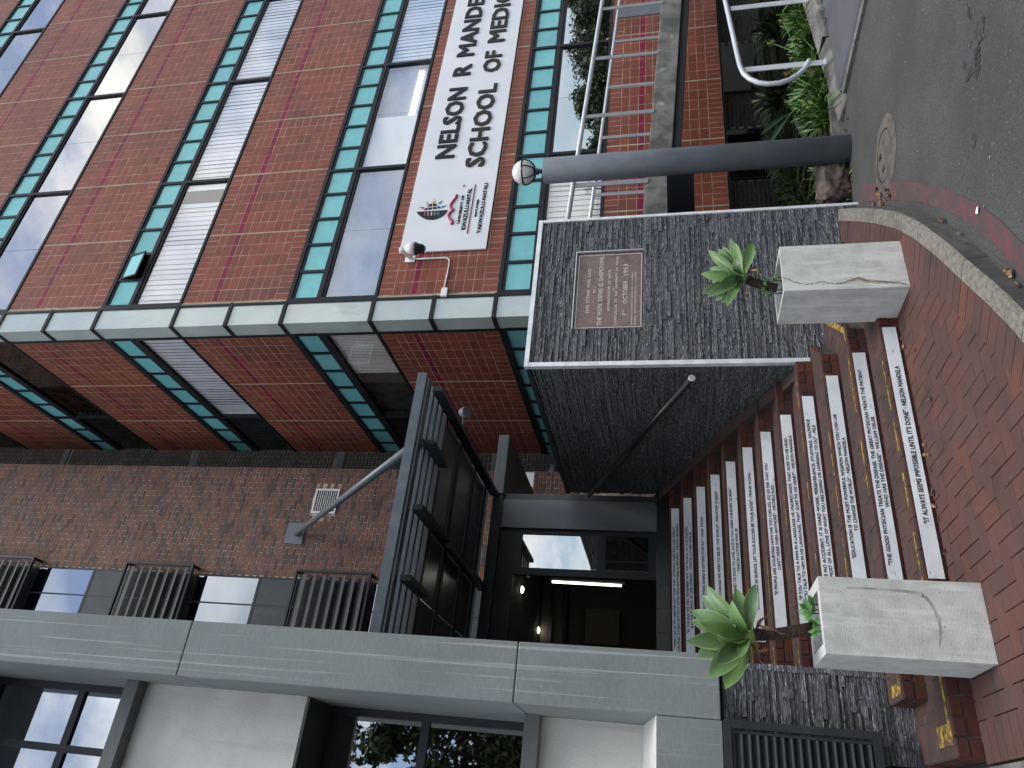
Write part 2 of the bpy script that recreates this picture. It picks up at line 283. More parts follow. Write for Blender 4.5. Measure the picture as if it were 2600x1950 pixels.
def pieces(parent, name, items, face, ch=.003, limit=300, label=None, stuff_name=None, rank=None):
    """items: (x, y, z, w, h, d, mat) with x,y,z the local-origin corner in world"""
    Mx = FACE[face]; scored = []
    for it in items:
        c = Vector(it[:3]) + Mx @ Vector((it[3]/2, 0, it[4]/2)); px, py, z = proj(c)
        inside = z > 0 and -15 < px < 2615 and -15 < py < 1965
        s = (it[3]*it[4])/(z*z) if inside else -1
        if rank and inside: s *= rank(c, px, py)
        scored.append((s, it))
    scored.sort(key=lambda q: -q[0])
    for s, it in scored[:limit]:
        if s <= 0: continue
        o = put(name, piece_mesh(it[3], it[4], it[5], ch, it[6]), parent)
        o.matrix_world = Matrix.Translation(Vector(it[:3])) @ Mx.to_4x4() if not parent else Matrix.Translation(Vector(it[:3]) + o.location) @ Mx.to_4x4()
        if label and label(it): o['label'] = label(it)
    rest = [it for s, it in scored[limit:]] + [it for s, it in scored[:limit] if s <= 0]
    if rest:
        mb = MB(); mats = []
        for it in rest:
            if it[6] not in mats: mats.append(it[6])
            mi = mats.index(it[6]); v, f = piece_geo(it[3], it[4], it[5], ch); n = len(mb.v); o_ = Vector(it[:3])
            mb.v += [tuple(o_ + Mx @ Vector(q)) for q in v]; mb.f += [tuple(n+i for i in q) for q in f]; mb.m += [mi]*len(f)
        tag(mb.obj(stuff_name or name, mats, parent), kind='stuff')

# ------------------------------------------------------------------ text
def text_mesh(s, mt, x0, x1, z0, z1, Y, bold=.0, ext=0, name='lettering'):
    """lettering in the XZ plane at Y, fitted to x0..x1 and baseline z0, cap height to z1; bold thickens every stroke"""
    c = bpy.data.curves.new('t', 'FONT'); c.body = s; c.resolution_u = 2; c.extrude = .01 if ext else 0
    o = bpy.data.objects.new('t', c); col.objects.link(o); bpy.context.view_layer.update()
    me = bpy.data.meshes.new_from_object(o.evaluated_get(bpy.context.evaluated_depsgraph_get()))
    bpy.data.objects.remove(o); bpy.data.curves.remove(c)
    xs = [v.co.x for v in me.vertices]; a, b = min(xs)-bold, max(xs)+bold; cap = .729 + 2*bold
    sx = (x1-x0)/(b-a); sz = (z1-z0)/cap; V, F = [], []
    for k, (dx, dy) in enumerate(((0, 0), (-bold, -bold), (bold, -bold), (bold, bold), (-bold, bold)) if bold else ((0, 0),)):
        n = len(V)
        for v in me.vertices:
            x, y, z = v.co; V.append((x0 + (x+dx-a)*sx, Y - .00025*k - (ext*(z+.01)/.02 if ext else 0), z0 + (y+dy+bold)*sz))
        F += [tuple(n+i for i in p.vertices) for p in me.polygons]
    bpy.data.meshes.remove(me); me = bpy.data.meshes.new(name); me.from_pydata(V, [], F); me.materials.append(mt); return me

# ================================================================== GROUND
RG = .0235
def road_z(x, y): return -1.9 - RG*((x-2.7)*.77 + (y-3.66)*.64)
def on_road(px, py, up=0):
    d = ray(px, py); k = (-1.9 + RG*(2.7*.77 + 3.66*.64) + up)/(d.z + RG*(d.x*.77 + d.y*.64)); return d*k
PZ = -1.775
mb = MB()
mb.quad((-150, -150, road_z(-150, -150)), (150, -150, road_z(150, -150)), (150, 150, road_z(150, 150)), (-150, 150, road_z(-150, 150)))
struct(mb, 'road', M_asph)
KI = [(-2.6, .6), (-.6, 1.9), (1.2, 2.98), (2.28, 3.52), (2.64, 3.72), (3.02, 3.965), (3.5, 4.27), (3.92, 4.56), (4.30, 4.87), (4.66, 5.21), (5.03, 5.58), (5.40, 5.97), (5.78, 6.375)]
def offset(pl, d):
    out = []
    for i, p in enumerate(pl):
        a = Vector(pl[max(i-1, 0)]); b = Vector(pl[min(i+1, len(pl)-1)]); t = (b-a).normalized(); out.append(tuple(Vector(p) + Vector((t.y, -t.x))*d))
    return out
KO = offset(KI, .115); KB = offset(KI, .145)
# paving bed
mb = MB(); poly = [(x, y, PZ-.03) for x, y in KI] + [(5.78, 6.6, PZ-.03), (-3.5, 6.6, PZ-.03), (-3.5, .6, PZ-.03)]
mb.poly(poly); pave = mb.obj('pavement', M_sand); tag(pave, kind='structure')
def inside_kerb(x, y, m):
    for i in range(len(KI)-1):
        a = Vector(KI[i]); b = Vector(KI[i+1]); t = (b-a)
        if a.x-.001 <= x <= b.x+.3 or i == len(KI)-2 or i == 0:
            pass
    best = 1e9; sg = 1
    p = Vector((x, y))
    for i in range(len(KI)-1):
        a = Vector(KI[i]); b = Vector(KI[i+1]); t = b-a; k = max(0, min(1, (p-a).dot(t)/t.length_squared)); q = a+t*k; dd = (p-q).length
        if dd < best: best = dd; n_ = Vector((-t.y, t.x)).normalized(); sg = (p-q).dot(n_)
    return sg > 0 and best > m
W = .1165; its = []
for i in range(-30, 55):
    for j in range(-20, 36):
        x = .5 + i*W; y = 5.225 - (35-j)*W*1.0 + .0; d = (i-j) % 4
        if d == 0: w_, h = 2*W, W
        elif d == 3: w_, h = W, 2*W
        else: continue
        cx, cy = x+w_/2, y+h/2
        if cx < .62 or cy > 6.37 or (cy > 5.5 and x < 4.0) or not inside_kerb(cx, cy, .12): continue
        px, py, z = proj(Vector((cx, cy, PZ)))
        if px < 1900 or px > 2750 or py < -200: continue
        g = .0026
        its.append((x+g, y+g, PZ+rnd.uniform(-.0015, .0015), w_-2*g, h-2*g, .03, M_paver))
pieces(pave, 'paver', its, '+z', .003, 300)
# header course along the kerb, each a four-sided paver
for k in range(26):
    y = 5.228-(k+1)*.1135
    if inside_kerb(.62, y, .1): MB().hexa([(.505, y+.002, PZ-.03), (.727, y+.002, PZ-.03), (.727, y+.110, PZ-.03), (.505, y+.110, PZ-.03)], [(.505, y+.002, PZ+.0035), (.727, y+.002, PZ+.0035), (.727, y+.110, PZ+.0035), (.505, y+.110, PZ+.0035)]).obj('paver', M_paver, pave)
KH = offset(KI, -.215); hdr = MB(); seg = []
def along(pl, s):
    for i in range(len(pl)-1):
        L = (Vector(pl[i+1])-Vector(pl[i])).length
        if s <= L: return Vector(pl[i]).lerp(Vector(pl[i+1]), s/L)
        s -= L
    return Vector(pl[-1])
def plen(pl): return sum((Vector(pl[i+1])-Vector(pl[i])).length for i in range(len(pl)-1))
KI2 = offset(KI, -.004); LI, LH = plen(KI2), plen(KH); nh = int(LI/.118)
for k in range(nh):
    a0, a1 = (k+.028)/nh, (k+.972)/nh
    q = [along(KI2, a0*LI), along(KI2, a1*LI), along(KH, a1*LH), along(KH, a0*LH)]; c = sum(q, Vector((0, 0)))/4
    px, py, z = proj(Vector((c.x, c.y, PZ)))
    if not (1900 < px < 2680 and py > -50): continue
    t_ = PZ+.0035+rnd.uniform(-.0006, .0015)
    m_ = MB().hexa([(p.x, p.y, PZ-.03) for p in q], [(p.x, p.y, t_) for p in q]); m_.obj('paver', M_paver, pave)
# plain concrete beside the paving, left
struct(B(-3.5, .49, 4.2, 5.9, PZ-.2, PZ-.004), 'concrete_apron', M_oldconc)
# kerb stones
kerb = thing('kerb', 'curved pale granite kerb between the clay paving and the asphalt', 'kerb', (3.5, 4.27, PZ))
stops = [0]; 
while stops[-1] < LI-.01: stops.append(min(LI, stops[-1]+rnd.choice([.62, .7, .9, .55])))
LO, LB = plen(KO), plen(KB); LK = plen(KI)
for k in range(len(stops)-1):
    s0, s1 = stops[k]/LI, stops[k+1]/LI; n = 4; mb = MB(); g = .003/LI
    ss = [s0+g+(s1-s0-2*g)*i/n for i in range(n+1)]
    for i in range(n):
        I0, I1 = along(KI, ss[i]*LK), along(KI, ss[i+1]*LK); O0, O1 = along(KO, ss[i]*LO), along(KO, ss[i+1]*LO); B0, B1 = along(KB, ss[i]*LB), along(KB, ss[i+1]*LB)
        zt = PZ+.006
        mb.mi = 0; mb.quad((I0.x, I0.y, zt), (O0.x, O0.y, zt), (O1.x, O1.y, zt), (I1.x, I1.y, zt))
        c0 = O0.lerp(B0, .35); c1 = O1.lerp(B1, .35)
        mb.quad((O0.x, O0.y, zt), (c0.x, c0.y, zt-.018), (c1.x, c1.y, zt-.018), (O1.x, O1.y, zt))
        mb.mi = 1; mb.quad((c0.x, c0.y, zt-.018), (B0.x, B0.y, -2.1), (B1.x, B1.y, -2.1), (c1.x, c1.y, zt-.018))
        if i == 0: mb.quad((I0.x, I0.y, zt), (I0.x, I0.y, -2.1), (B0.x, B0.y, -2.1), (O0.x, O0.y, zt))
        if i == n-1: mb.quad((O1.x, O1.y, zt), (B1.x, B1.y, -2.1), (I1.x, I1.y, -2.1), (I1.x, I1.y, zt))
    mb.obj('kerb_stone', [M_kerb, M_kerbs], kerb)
# worn red line
rl = [((2190, 470), (2190, 512)), ((2225, 464), (2225, 509)), ((2262, 462), (2262, 508)), ((2330, 463), (2330, 510)), ((2400, 480), (2395, 530)), ((2480, 515), (2470, 572)), ((2540, 560), (2530, 625)), ((2600, 622), (2590, 698)), ((2700, 740), (2680, 830))]
mb = MB()
for i in range(len(rl)-1):
    q = [on_road(*rl[i][0], .004), on_road(*rl[i][1], .004), on_road(*rl[i+1][1], .004), on_road(*rl[i+1][0], .004)]; mb.quad(*q)
struct(mb, 'red_road_line', M_red)
# oil stains: thin sheets with ragged outlines
for (x0, y0, x1, y1, wd, sd_) in ((2450, 8, 2462, 48, 9, 1), (2494, 42, 2452, 208, 21, 2), (2483, 120, 2478, 203, 8, 3), (2474, 338, 2470, 378, 6, 4)):
    mb = MB(); rs = random.Random(sd_); n = 16; prev = None
    for i in range(n+1):
        t = i/n; w_ = wd*(math.sin(math.pi*min(.97, max(.03, t)))**.6)*rs.uniform(.55, 1.1); cx = x0+(x1-x0)*t+rs.uniform(-2, 2); cy = y0+(y1-y0)*t
        q = (on_road(cx-w_, cy, .004), on_road(cx+w_*rs.uniform(.7, 1.1), cy, .004))
        if prev: mb.quad(prev[0], q[0], q[1], prev[1])
        prev = q
    struct(mb, 'road_stain', M_oil)
# manhole
c = on_road(2248, 395); rz = road_z(c.x, c.y)
mh = thing('manhole_cover', 'round rusty manhole cover in the asphalt in front of the grey post', 'manhole cover', (c.x, c.y, rz))
def ring(c, r0, r1, z0, z1, n=40):
    m_ = MB()
    for k in range(n):
        a, b = 2*math.pi*k/n, 2*math.pi*(k+1)/n; f = lambda r, q, z: (c.x+r*math.cos(q), c.y+r*math.sin(q), z - RG*(r*math.cos(q)*.77+r*math.sin(q)*.64))
        m_.quad(f(r0, a, z0), f(r1, a, z1), f(r1, b, z1), f(r0, b, z0))
    return m_
m_ = ring(c, .245, .375, rz+.014, rz+.003); m_.obj('collar', M_iron, mh)
m_ = ring(c, 0, .235, rz+.012, rz+.012); m_.obj('lid', M_iron, mh)
m_ = ring(c, .235, .245, rz-.012, rz-.012); m_.obj('gap', M_sand, mh)
for k in (0.9, 2.6): B(c.x+.12*math.cos(k)-.02, c.x+.12*math.cos(k)+.02, c.y+.12*math.sin(k)-.03, c.y+.12*math.sin(k)+.03, rz, rz+.02).obj('key_slot', M_sand, mh)

# ================================================================== LARGE STRUCTURE
# ---- red tiled tower
TX, TY = 7.06, 9.675; FH = 3.91; Z0 = [2.876 + FH*k for k in range(6)]
XA = 7.59; XE = 27.5; YE = 14.98; YA = 10.075; JX = [9.268+1.655*k for k in range(12)]; JY = [11.749, 13.368]
tower = thing('office_tower', 'tall red tiled university tower with teal window bands and a frosted glass corner', 'building', (TX, TY, -2.0))
core = B(7.75, XE, 10.25, 22, -1.0, 26.5); core.obj('core_wall', M_dark, tower)
ROWS = [('s', .263)] + [('t', .172)]*6 + [('n', .141), ('p', .123), ('t', .178), ('t', .15), ('s', .26)]
zones = [(-1.01, 1.131)] + [(Z0[k], Z0[k]+2.147) for k in range(6)]
tiles_r, tiles_l = [], []
for z0, z1 in zones:
    B(XA, XE, TY+.001, TY+.25, z0, z1).obj('wall', M_grout, tower)
    B(TX+.001, TX+.25, YA, YE, z0, z1).obj('wall', M_grout, tower)
    # right facade columns between the pale joints
    edges = [XA] + JX; edges = [e for e in edges if e < XE]
    for a, b in zip(edges[:-1], edges[1:]):
        B(b-.014, b+.014, TY-.003, TY+.1, z0, z1).obj('pale_joint', M_joint, tower)
        if a > 21: continue
        aa = a+.014; bb = b-.014; n = 6; p = (bb-aa)/n; z = z0
        for kind, h in ROWS:
            m = n*2 if kind == 's' else n; pw = p/2 if kind == 's' else p
            for i in range(m):
                tiles_r.append((aa+i*pw+.007, TY-rnd.uniform(0, .0016), z+.007, pw-.014, h-.014, .02, M_ptile if kind == 'p' else M_tile))
            z += h
    ed = [YA] + JY + [YE]
    for k, (a, b) in enumerate(zip(ed[:-1], ed[1:])):
        if k: B(TX-.003, TX+.1, a-.014, a+.014, z0, z1).obj('pale_joint', M_joint, tower)
        aa = a+.014; bb = b-.014; n = 6; p = (bb-aa)/n; z = z0
        for kind, h in ROWS:
            m = n*2 if kind == 's' else n; pw = p/2 if kind == 's' else p
            for i in range(m):
                tiles_l.append((TX-rnd.uniform(0, .0016), aa+(i+1)*pw-.007, z+.007, pw-.014, h-.014, .02, M_ptile if kind == 'p' else M_tile))
            z += h
lab = lambda it: 'glossy purple tile' if it[6] is M_ptile else None
pieces(tower, 'tile', tiles_r, '-y', .0008, 190, lab)
pieces(tower, 'tile', tiles_l, '-x', .0008, 110, lab)
# window bands
def blind(parent, a, b, z0, z1, off, mt, axis='x', pitch=.125, name='blind'):
    m_ = MB(); n = int((b-a)/pitch)
    for i in range(n):
        c = a+(i+.5)*(b-a)/n; h = .5*(b-a)/n*.985; t = h*rnd.uniform(.06, .22)
        if axis == 'x': m_.hexa([(c-h, off-t, z0), (c+h, off+t, z0), (c+h, off+t+.002, z0), (c-h, off-t+.002, z0)], [(c-h, off-t, z1), (c+h, off+t, z1), (c+h, off+t+.002, z1), (c-h, off-t+.002, z1)])
        else: m_.hexa([(off-t, c-h, z0), (off+t, c+h, z0), (off+t+.002, c+h, z0), (off-t+.002, c-h, z0)], [(off-t, c-h, z1), (off+t, c+h, z1), (off+t+.002, c+h, z1), (off-t+.002, c-h, z1)])
    m_.obj(name, mt, parent)
for k in range(6):
    zt = Z0[k]; zb = zt-1.745
    # right facade
    B(7.575, XE, TY+.20, TY+.24, zb, zt).obj('band_backing', M_dark, tower)
    fr = MB(); fr.box(7.55, XE, TY-.012, TY+.2, zt-.075, zt-.004)           # head rail
    fr.box(7.55, XE, TY+.01, TY+.2, zt-.126, zt-.075); fr.box(7.55, XE, TY-.008, TY+.2, zt-.665, zt-.60); fr.box(7.55, XE, TY+.012, TY+.2, zt-.60, zt-.56); fr.box(7.55, XE, TY+.012, TY+.2, zt-.72, zt-.665)
    fr.box(7.55, XE, TY-.015, TY+.2, zb+.003, zb+.055)
    x = 7.58; i = 0
    while x < XE-.3:
        if i % 5 == 0: fr.box(x-.035, x+.035, TY-.010, TY+.2, zb+.055, zt-.075)
        else: fr.box(x-.03, x+.03, TY-.002, TY+.2, zt-.60, zt-.075)
        x += .6535; i += 1
    fo = fr.obj('window_frame', M_frame, tower)
    x = 7.58; i = 0
    while x < 21:
        if not (k == 2 and i == 1): B(x+.031, x+.6235, TY+.028, TY+.05, zt-.559, zt-.127).obj('teal_panel', M_teal, tower)
        x += .6535; i += 1
    # windows
    x = 7.58; i = 0
    while x < 21:
        a, b = x+.036, x+3.2675-.036; z0, z1 = zb+.056, zt-.721
        win = B(a, b, TY+.188, TY+.199, z0, z1).obj('window', M_dark, tower)
        gm = {1: M_screen_glass, 3: M_mirror, 4: M_mirror, 5: M_mirror}.get(k, M_glass)
        if k == 0 and i >= 1: gm = M_mirror
        mid = (a+b)/2
        B(a, mid-.004, TY+.036, TY+.042, z0, z1).obj('pane', gm, win); B(mid+.004, b, TY+.036, TY+.042, z0, z1).obj('pane', gm, win)
        if k == 0 and i == 0: blind(win, a, b, z0, z1, TY+.062, M_cream)
        if k == 1:
            if i == 0: B(a, b, TY+.08, TY+.085, z0, z1).obj('roller_screen', M_screen, win)
            elif i == 1:
                B(a, a+1.55, TY+.075, TY+.08, z0, z1).obj('roller_screen', M_cream, win)
                B(a+1.6, b, TY+.16, TY+.165, z0, z1).obj('back_board', M_screen, win)
                for q in (.0, .07): B(a+1.62, b-.12, TY+.12, TY+.14, z0+.16+q, z0+.20+q).obj('tube_light', E_tube, win)
            else: blind(win, a, b, z0, z1, TY+.062, M_blind)
        if k == 2:
            if i == 0: blind(win, a, b-.55, z0, z1, TY+.062, M_blind); blind(win, b-.2, b, z0, z1, TY+.062, M_blind)
            else: blind(win, a, b, z0, z1, TY+.062, M_blind)
        x += 3.2675; i += 1
    # left facade
    fr = MB(); X0 = TX
    for a_, b_, q in ((zt-.126, zt-.004, 0), (zt-.72, zt-.56, .006), (zb+.003, zb+.055, 0)): fr.box(X0-.012+q, X0+.2, YA-.03, YE, a_, b_)
    y = 10.04; i = 0
    while y < YE:
        if i in (5,): fr.box(X0-.008, X0+.2, y-.035, y+.035, zb+.055, zt-.126)
        else: fr.box(X0-.002, X0+.2, y-.03, y+.03, zt-.56, zt-.126)
        y += .6355; i += 1
    fr.obj('window_frame', M_frame, tower)
    B(X0+.20, X0+.24, YA, YE, zb, zt).obj('band_backing', M_dark, tower)
    y = 10.04; i = 0
    while y < YE-.1:
        B(X0+.028, X0+.05, y+.031, min(YE, y+.605), zt-.559, zt-.127).obj('teal_panel', M_teal, tower); y += .6355; i += 1
    for a, b, q in ((YA, 13.18, 0), (13.25, YE-.02, 1)):
        z0, z1 = zb+.056, zt-.721
        win = B(X0+.188, X0+.199, a, b, z0, z1).obj('window', M_dark, tower)
        B(X0+.036, X0+.042, a+.002, b-.002, z0, z1).obj('pane', M_glass if k in (1, 2) and q == 0 else M_dglass, win)
        if k == 2 or (k == 1 and q == 0): blind(win, a, b if k == 2 else 11.5, z0, z1, X0+.075, M_blind if k == 2 else M_cream, 'y', .11 if k == 2 else .05)
# open teal vent on the second band
v0 = at_y(400, 590, TY); x0 = 7.58+.6535; zt = Z0[2]
m_ = MB(); A = [(x0+.04, TY+.01, zt-.135), (x0+.615, TY+.01, zt-.135)]; Bq = [(x0+.04, TY-.10, zt-.54), (x0+.615, TY-.10, zt-.54)]
vent = thing('open_vent_window', 'teal vent window pushed open in the second teal row from the top left', 'window', (x0, TY, zt-.3))
m_.bar(A[0], Bq[0], .035, .03, (1, 0, 0)).bar(A[1], Bq[1], .035, .03, (1, 0, 0)).bar(A[0], A[1], .03, .03).bar(Bq[0], Bq[1], .03, .03); m_.obj('sash', M_frame, vent)
m_ = MB(); m_.hexa([Bq[0], Bq[1], (Bq[1][0], Bq[1][1]+.012, Bq[1][2]), (Bq[0][0], Bq[0][1]+.012, Bq[0][2])], [A[0], A[1], (A[1][0], A[1][1]+.012, A[1][2]), (A[0][0], A[0][1]+.012, A[0][2])]); m_.obj('pane', M_teal, vent)
# glazed corner
lv = sorted([-2.0, .0] + [z for k in range(6) for z in (Z0[k], Z0[k]-1.70, Z0[k]+1.10)])
lv = [z for z in lv if z > -1.2]
B(7.10, 7.5, 9.715, 9.735, -1, 26).obj('corner_backing', M_render2, tower); B(7.10, 7.12, 9.73, 10.0, -1, 26).obj('corner_backing', M_render2, tower)
for a, b in zip(lv[:-1], lv[1:]):
    B(TX+.012, 7.50, TY+.012, TY+.024, a+.035, b-.035).obj('corner_pane', M_cglass, tower)
    B(TX+.012, TX+.024, TY+.026, 10.02, a+.035, b-.035).obj('corner_pane', M_cglass, tower)
    m_ = MB(); m_.box(TX-.012, 7.56, TY-.014, TY+.05, b-.034, b+.034); m_.box(TX-.012, TX+.05, TY+.0505, 10.06, b-.034, b+.034); m_.obj('corner_rail', M_frame, tower)
m_ = MB(); m_.box(7.50, 7.549, TY-.012, TY+.10, -1, 26); m_.obj('corner_mullion', M_frame, tower)
m_ = MB(); m_.box(TX-.010, TX+.10, 10.021, YA-.0, -1, 26); m_.obj('corner_mullion', M_frame, tower)
m_ = MB(); m_.box(7.55, XA-.004, TY-.002, TY+.10, -1, 26); m_.obj('edge_strip', M_joint, tower)
# underside of the tower and the shaded ground floor
B(TX+.26, XE, TY+.02, 11.2, -1.06, -1.012).obj('soffit', M_dark, tower)

gw = thing('ground_floor_wall', 'dark brick ground floor wall with black windows in the shade under the red tower', 'wall', (8, 10.75, -2.1))
B(6.2, XE, 10.75, 10.95, -2.3, -1.06).obj('wall', M_dmortar, gw)
its = []
for r in range(15):
    for i in range(46):
        x = 6.3+i*.24+(r % 2)*.12
        if any(a-.12 < x < b for a, b in ((8.55, 9.75), (10.9, 12.3), (13.4, 15))) and r > 3: continue
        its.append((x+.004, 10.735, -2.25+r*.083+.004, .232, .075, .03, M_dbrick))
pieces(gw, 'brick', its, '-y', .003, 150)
for a, b in ((8.5, 9.75), (10.9, 12.3), (13.4, 15)):
    wn = B(a, b, 10.70, 10.72, -1.9, -1.06).obj('window', M_dark, gw); B(a+.04, b-.04, 10.685, 10.692, -1.86, -1.1).obj('pane', M_dglass, wn)

# ---- recessed dark brick strip
rw = thing('recessed_brick_wall', 'narrow dark brick strip with pale joints between the red tower and the wine brick wall', 'wall', (6.6, 14.98, -2))
B(5.2, 7.3, 14.989, 15.3, -2, 24).obj('wall', M_dmortar, rw)
its = []; r = 0; z = .3
slabs = (3.9, 7.755, 11.68, 15.53, 19.4)
while z < 19.6:
    if not any(abs(z+.04-s) < .13 for s in slabs):
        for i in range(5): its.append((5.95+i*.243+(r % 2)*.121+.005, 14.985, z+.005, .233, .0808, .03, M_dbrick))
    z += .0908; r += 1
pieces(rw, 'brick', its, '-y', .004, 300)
for s in slabs: B(5.3, 7.2, 14.96, 15.05, s-.09, s+.09).obj('floor_slab_edge', M_render2, rw)

# ---- wine-coloured brick wall with sun screens
BY = 13.6; BX = 6.01
bw = thing('brick_building', 'wine coloured brick wall with blue windows and slatted sun screens behind the entrance', 'building', (4, BY, -2))
B(1.2, BX, BY+.004, BY+1.3, -2, 24).obj('wall', M_mortar, bw)
its = []; r = 0; z = 1.8; wz = [3.32, 7.23, 11.14, 15.05]
while z < 19.2:
    n = 15; off = (r % 2)*.119
    for i in range(n):
        x1 = BX-i*.2385-off if not (i == 0) else BX
        if i == 0 and r % 2 == 0: x1 = BX
        x0 = BX-(i+1)*.2385-off if i or off else BX-.2385
        if i == 0: x0 = BX-.2385-off if off == 0 else BX-.119
        elif off: x0 = BX-.119-i*.2385; x1 = x0+.2385
        else: x0 = BX-(i+1)*.2385; x1 = x0+.2385
        if x0 < 3.60: x0 = 3.60
        if x1-x0 < .03: continue
        if 4.985-.01 < x1 and x0 < 5.53 and 6.88 < z+.04 < 7.43: continue
        its.append((x0+.005, BY-rnd.uniform(0, .002), z+.005, round(x1-x0-.010, 3), .0733, .03, M_brick))
    z += .0833; r += 1
pieces(bw, 'brick', its, '-y', .003, 300, rank=lambda c, px, py: 1.4 if 600 < px < 1100 else 1)
# window strip
st = MB()
st.box(3.562, 3.60, BY-.02, BY+.1, 1, 20)
WX = [(3.045, 3.562), (2.50, 3.015), (1.95, 2.47)]
B(1.2, 3.6, BY+.002, BY+.011, 1, 20).obj('window_backing', M_dark, bw)
for s in range(5):
    pb = 8.205+3.91*(s-1); pt = pb+2.85   # pane bottom and top; spandrel below
    st.box(1.9, 3.562, BY-.018, BY+.1, pb-.05, pb); st.box(1.9, 3.562, BY-.018, BY+.1, pb-.86, pb-.81)
    for a, b in WX:
        wn = B(a, b, BY-.001, BY+.001, pb+.001, pt-.001).obj('window', M_dark, bw)
        B(a, b, BY-.010, BY-.005, pb+.001, pb+1.36).obj('pane', M_bglass, wn); B(a, b, BY-.010, BY-.005, pb+1.40, pt-.001).obj('pane', M_dark, wn)  # upper pane plain dark: deep shadow behind the sun screen put into its colour
        B(a, b, BY-.012, BY-.002, pb-.809, pb-.051).obj('spandrel_panel', M_mgrey, bw)
st.box(3.015, 3.045, BY-.016, BY+.1, 1, 20); st.box(2.47, 2.50, BY-.016, BY+.1, 1, 20)
st.obj('window_frame', M_dgrey, bw)
for s in range(4):
    zt = 3.43+3.88*s-.02; zb = zt-1.6; xr = 3.715; xl = 2.0; y0 = 13.33
    sc_ = MB(); y1 = BY-.02
    sc_.box(xr-.045, xr, y0-.03, y0+.03, zb, zt); sc_.box(xl, xr-.045, y0-.03, y0+.03, zt-.045, zt); sc_.box(xl, xr-.045, y0-.03, y0+.03, zb, zb+.045)
    sc_.bar((xr-.03, y0+.03, zt-.02), (xr-.03, y1, zt-.02), .05, .05); sc_.bar((xr-.03, y0+.03, zb+.02), (xr-.03, y1, zb+.02), .05, .05)
    sc_.box(xl, xr-.06, y0+.05, y0+.07, zt-.11, zt-.09)
    scr = sc_.obj('sun_screen', M_dgrey, bw)
    for q in range(7):
        z = zb+.09+q*.205
        MB().hexa([(xl, y0-.055, z), (xr-.10, y0-.055, z), (xr-.10, y0+.015, z+.15), (xl, y0+.015, z+.15)], [(xl, y0-.055, z+.006), (xr-.10, y0-.055, z+.006), (xr-.10, y0+.015, z+.156), (xl, y0+.015, z+.156)]).obj('sun_blade', M_blade, scr)
        # front lip of each blade
    
# wall vent
gv = thing('wall_vent', 'white framed wall vent with dark upright slots on the wine brick wall', 'vent', (5.25, BY, 7.1))
m_ = MB(); m_.box(4.985, 5.53, BY-.03, BY+.02, 7.385, 7.42).box(4.985, 5.53, BY-.03, BY+.02, 6.88, 6.915).box(4.985, 5.02, BY-.03, BY+.02, 6.915, 7.385).box(5.495, 5.53, BY-.03, BY+.02, 6.915, 7.385); m_.obj('frame', M_wplast, gv)
B(5.02, 5.495, BY-.004, BY+.004, 6.915, 7.385).obj('back', M_black, gv)
for i in range(9): z = 6.915+(i+1)*.047; MB().box(5.02, 5.495, BY-.026, BY-.006, z-.006, z+.006).obj('vent_bar', M_wplast, gv)

# ---- grey building on the left
PX0, PX1, PY = .706, 1.156, 5.9
gb = thing('grey_rendered_building', 'grey rendered building with a broad corner pier and off white panels at the left', 'building', (.9, PY, -.33))
cuts = [-.33, 1.19, 4.08, 7.18, 9]
for a, b in zip(cuts[:-1], cuts[1:]):
    B(PX0, PX1, PY, 7.6, a+.004, b-.004).obj('pier', M_render, gb, bevel=.008)
B(PX0+.01, PX1-.01, PY+.012, 7.59, -.32, 8.9).obj('pier_core', M_render2, gb)
B(PX0+.3, PX1-.02, 7.61, 13.58, -.32, 9).obj('side_wall', M_render2, gb)
B(-3, PX0-.004, PY+.001, 7.6, -.33, .126).obj('plinth_beam', M_render, gb)
MB().hexa([(-3, PY+.002, .127), (PX0-.003, PY+.002, .127), (PX0-.003, 6.6, .127), (-3, 6.6, .127)], [(-3, PY+.004, .129), (PX0-.003, PY+.004, .129), (PX0-.003, 6.6, .245), (-3, 6.6, .245)]).obj('sloping_sill', M_whitewall, gb)
B(-3, PX0-.002, 6.601, 7.3, .245, 1.078).obj('wall_panel', M_whitewall, gb)
B(-3, PX0-.002, 6.50, 7.3, 1.08, 1.205).obj('concrete_fin', M_render2, gb)
B(-3, PX0-.002, 6.60, 6.66, 3.20, 4.83).obj('wall_panel', M_whitewall, gb); B(-3, PX0-.002, 6.661, 7.6, 3.202, 4.829).obj('soffit_slab', M_dgrey, gb)  # dark slab split from the panel so that its soffit comes out darker
B(-3, PX0-.002, 6.47, 7.3, 4.832, 4.965).obj('concrete_fin', M_render2, gb)
B(-3, PX0-.002, 6.55, 7.6, 7.1, 8.7).obj('wall_panel', M_whitewall, gb)
B(-3, PX0-.004, 7.45, 7.6, 1.21, 3.19).obj('back_wall', M_dark, gb); B(-3, PX0-.004, 7.45, 7.6, 4.97, 7.09).obj('back_wall', M_dark, gb)
def gwin(z0, z1, zm, xm, gm):
    f = MB(); y0 = 7.20
    f.box(-3, PX0-.001, y0, y0+.08, z0, z0+.10); f.box(-3, PX0-.001, y0, y0+.08, z1-.10, z1); f.box(-3, PX0-.07, y0+.002, y0+.08, zm-.04, zm+.04)
    f.box(PX0-.07, PX0-.001, y0+.001, y0+.08, z0+.10, z1-.10)
    for x in xm: f.box(x-.035, x+.035, y0+.003, y0+.08, z0+.10, z1-.10)
    wn = f.obj('window', M_dgrey, gb)
    xs = sorted([-3] + xm + [PX0-.07])
    for a, b in zip(xs[:-1], xs[1:]):
        for c, d in ((z0+.10, zm-.04), (zm+.04, z1-.10)): B(a+.03, b-.002, y0+.03, y0+.038, c, d).obj('pane', gm, wn)
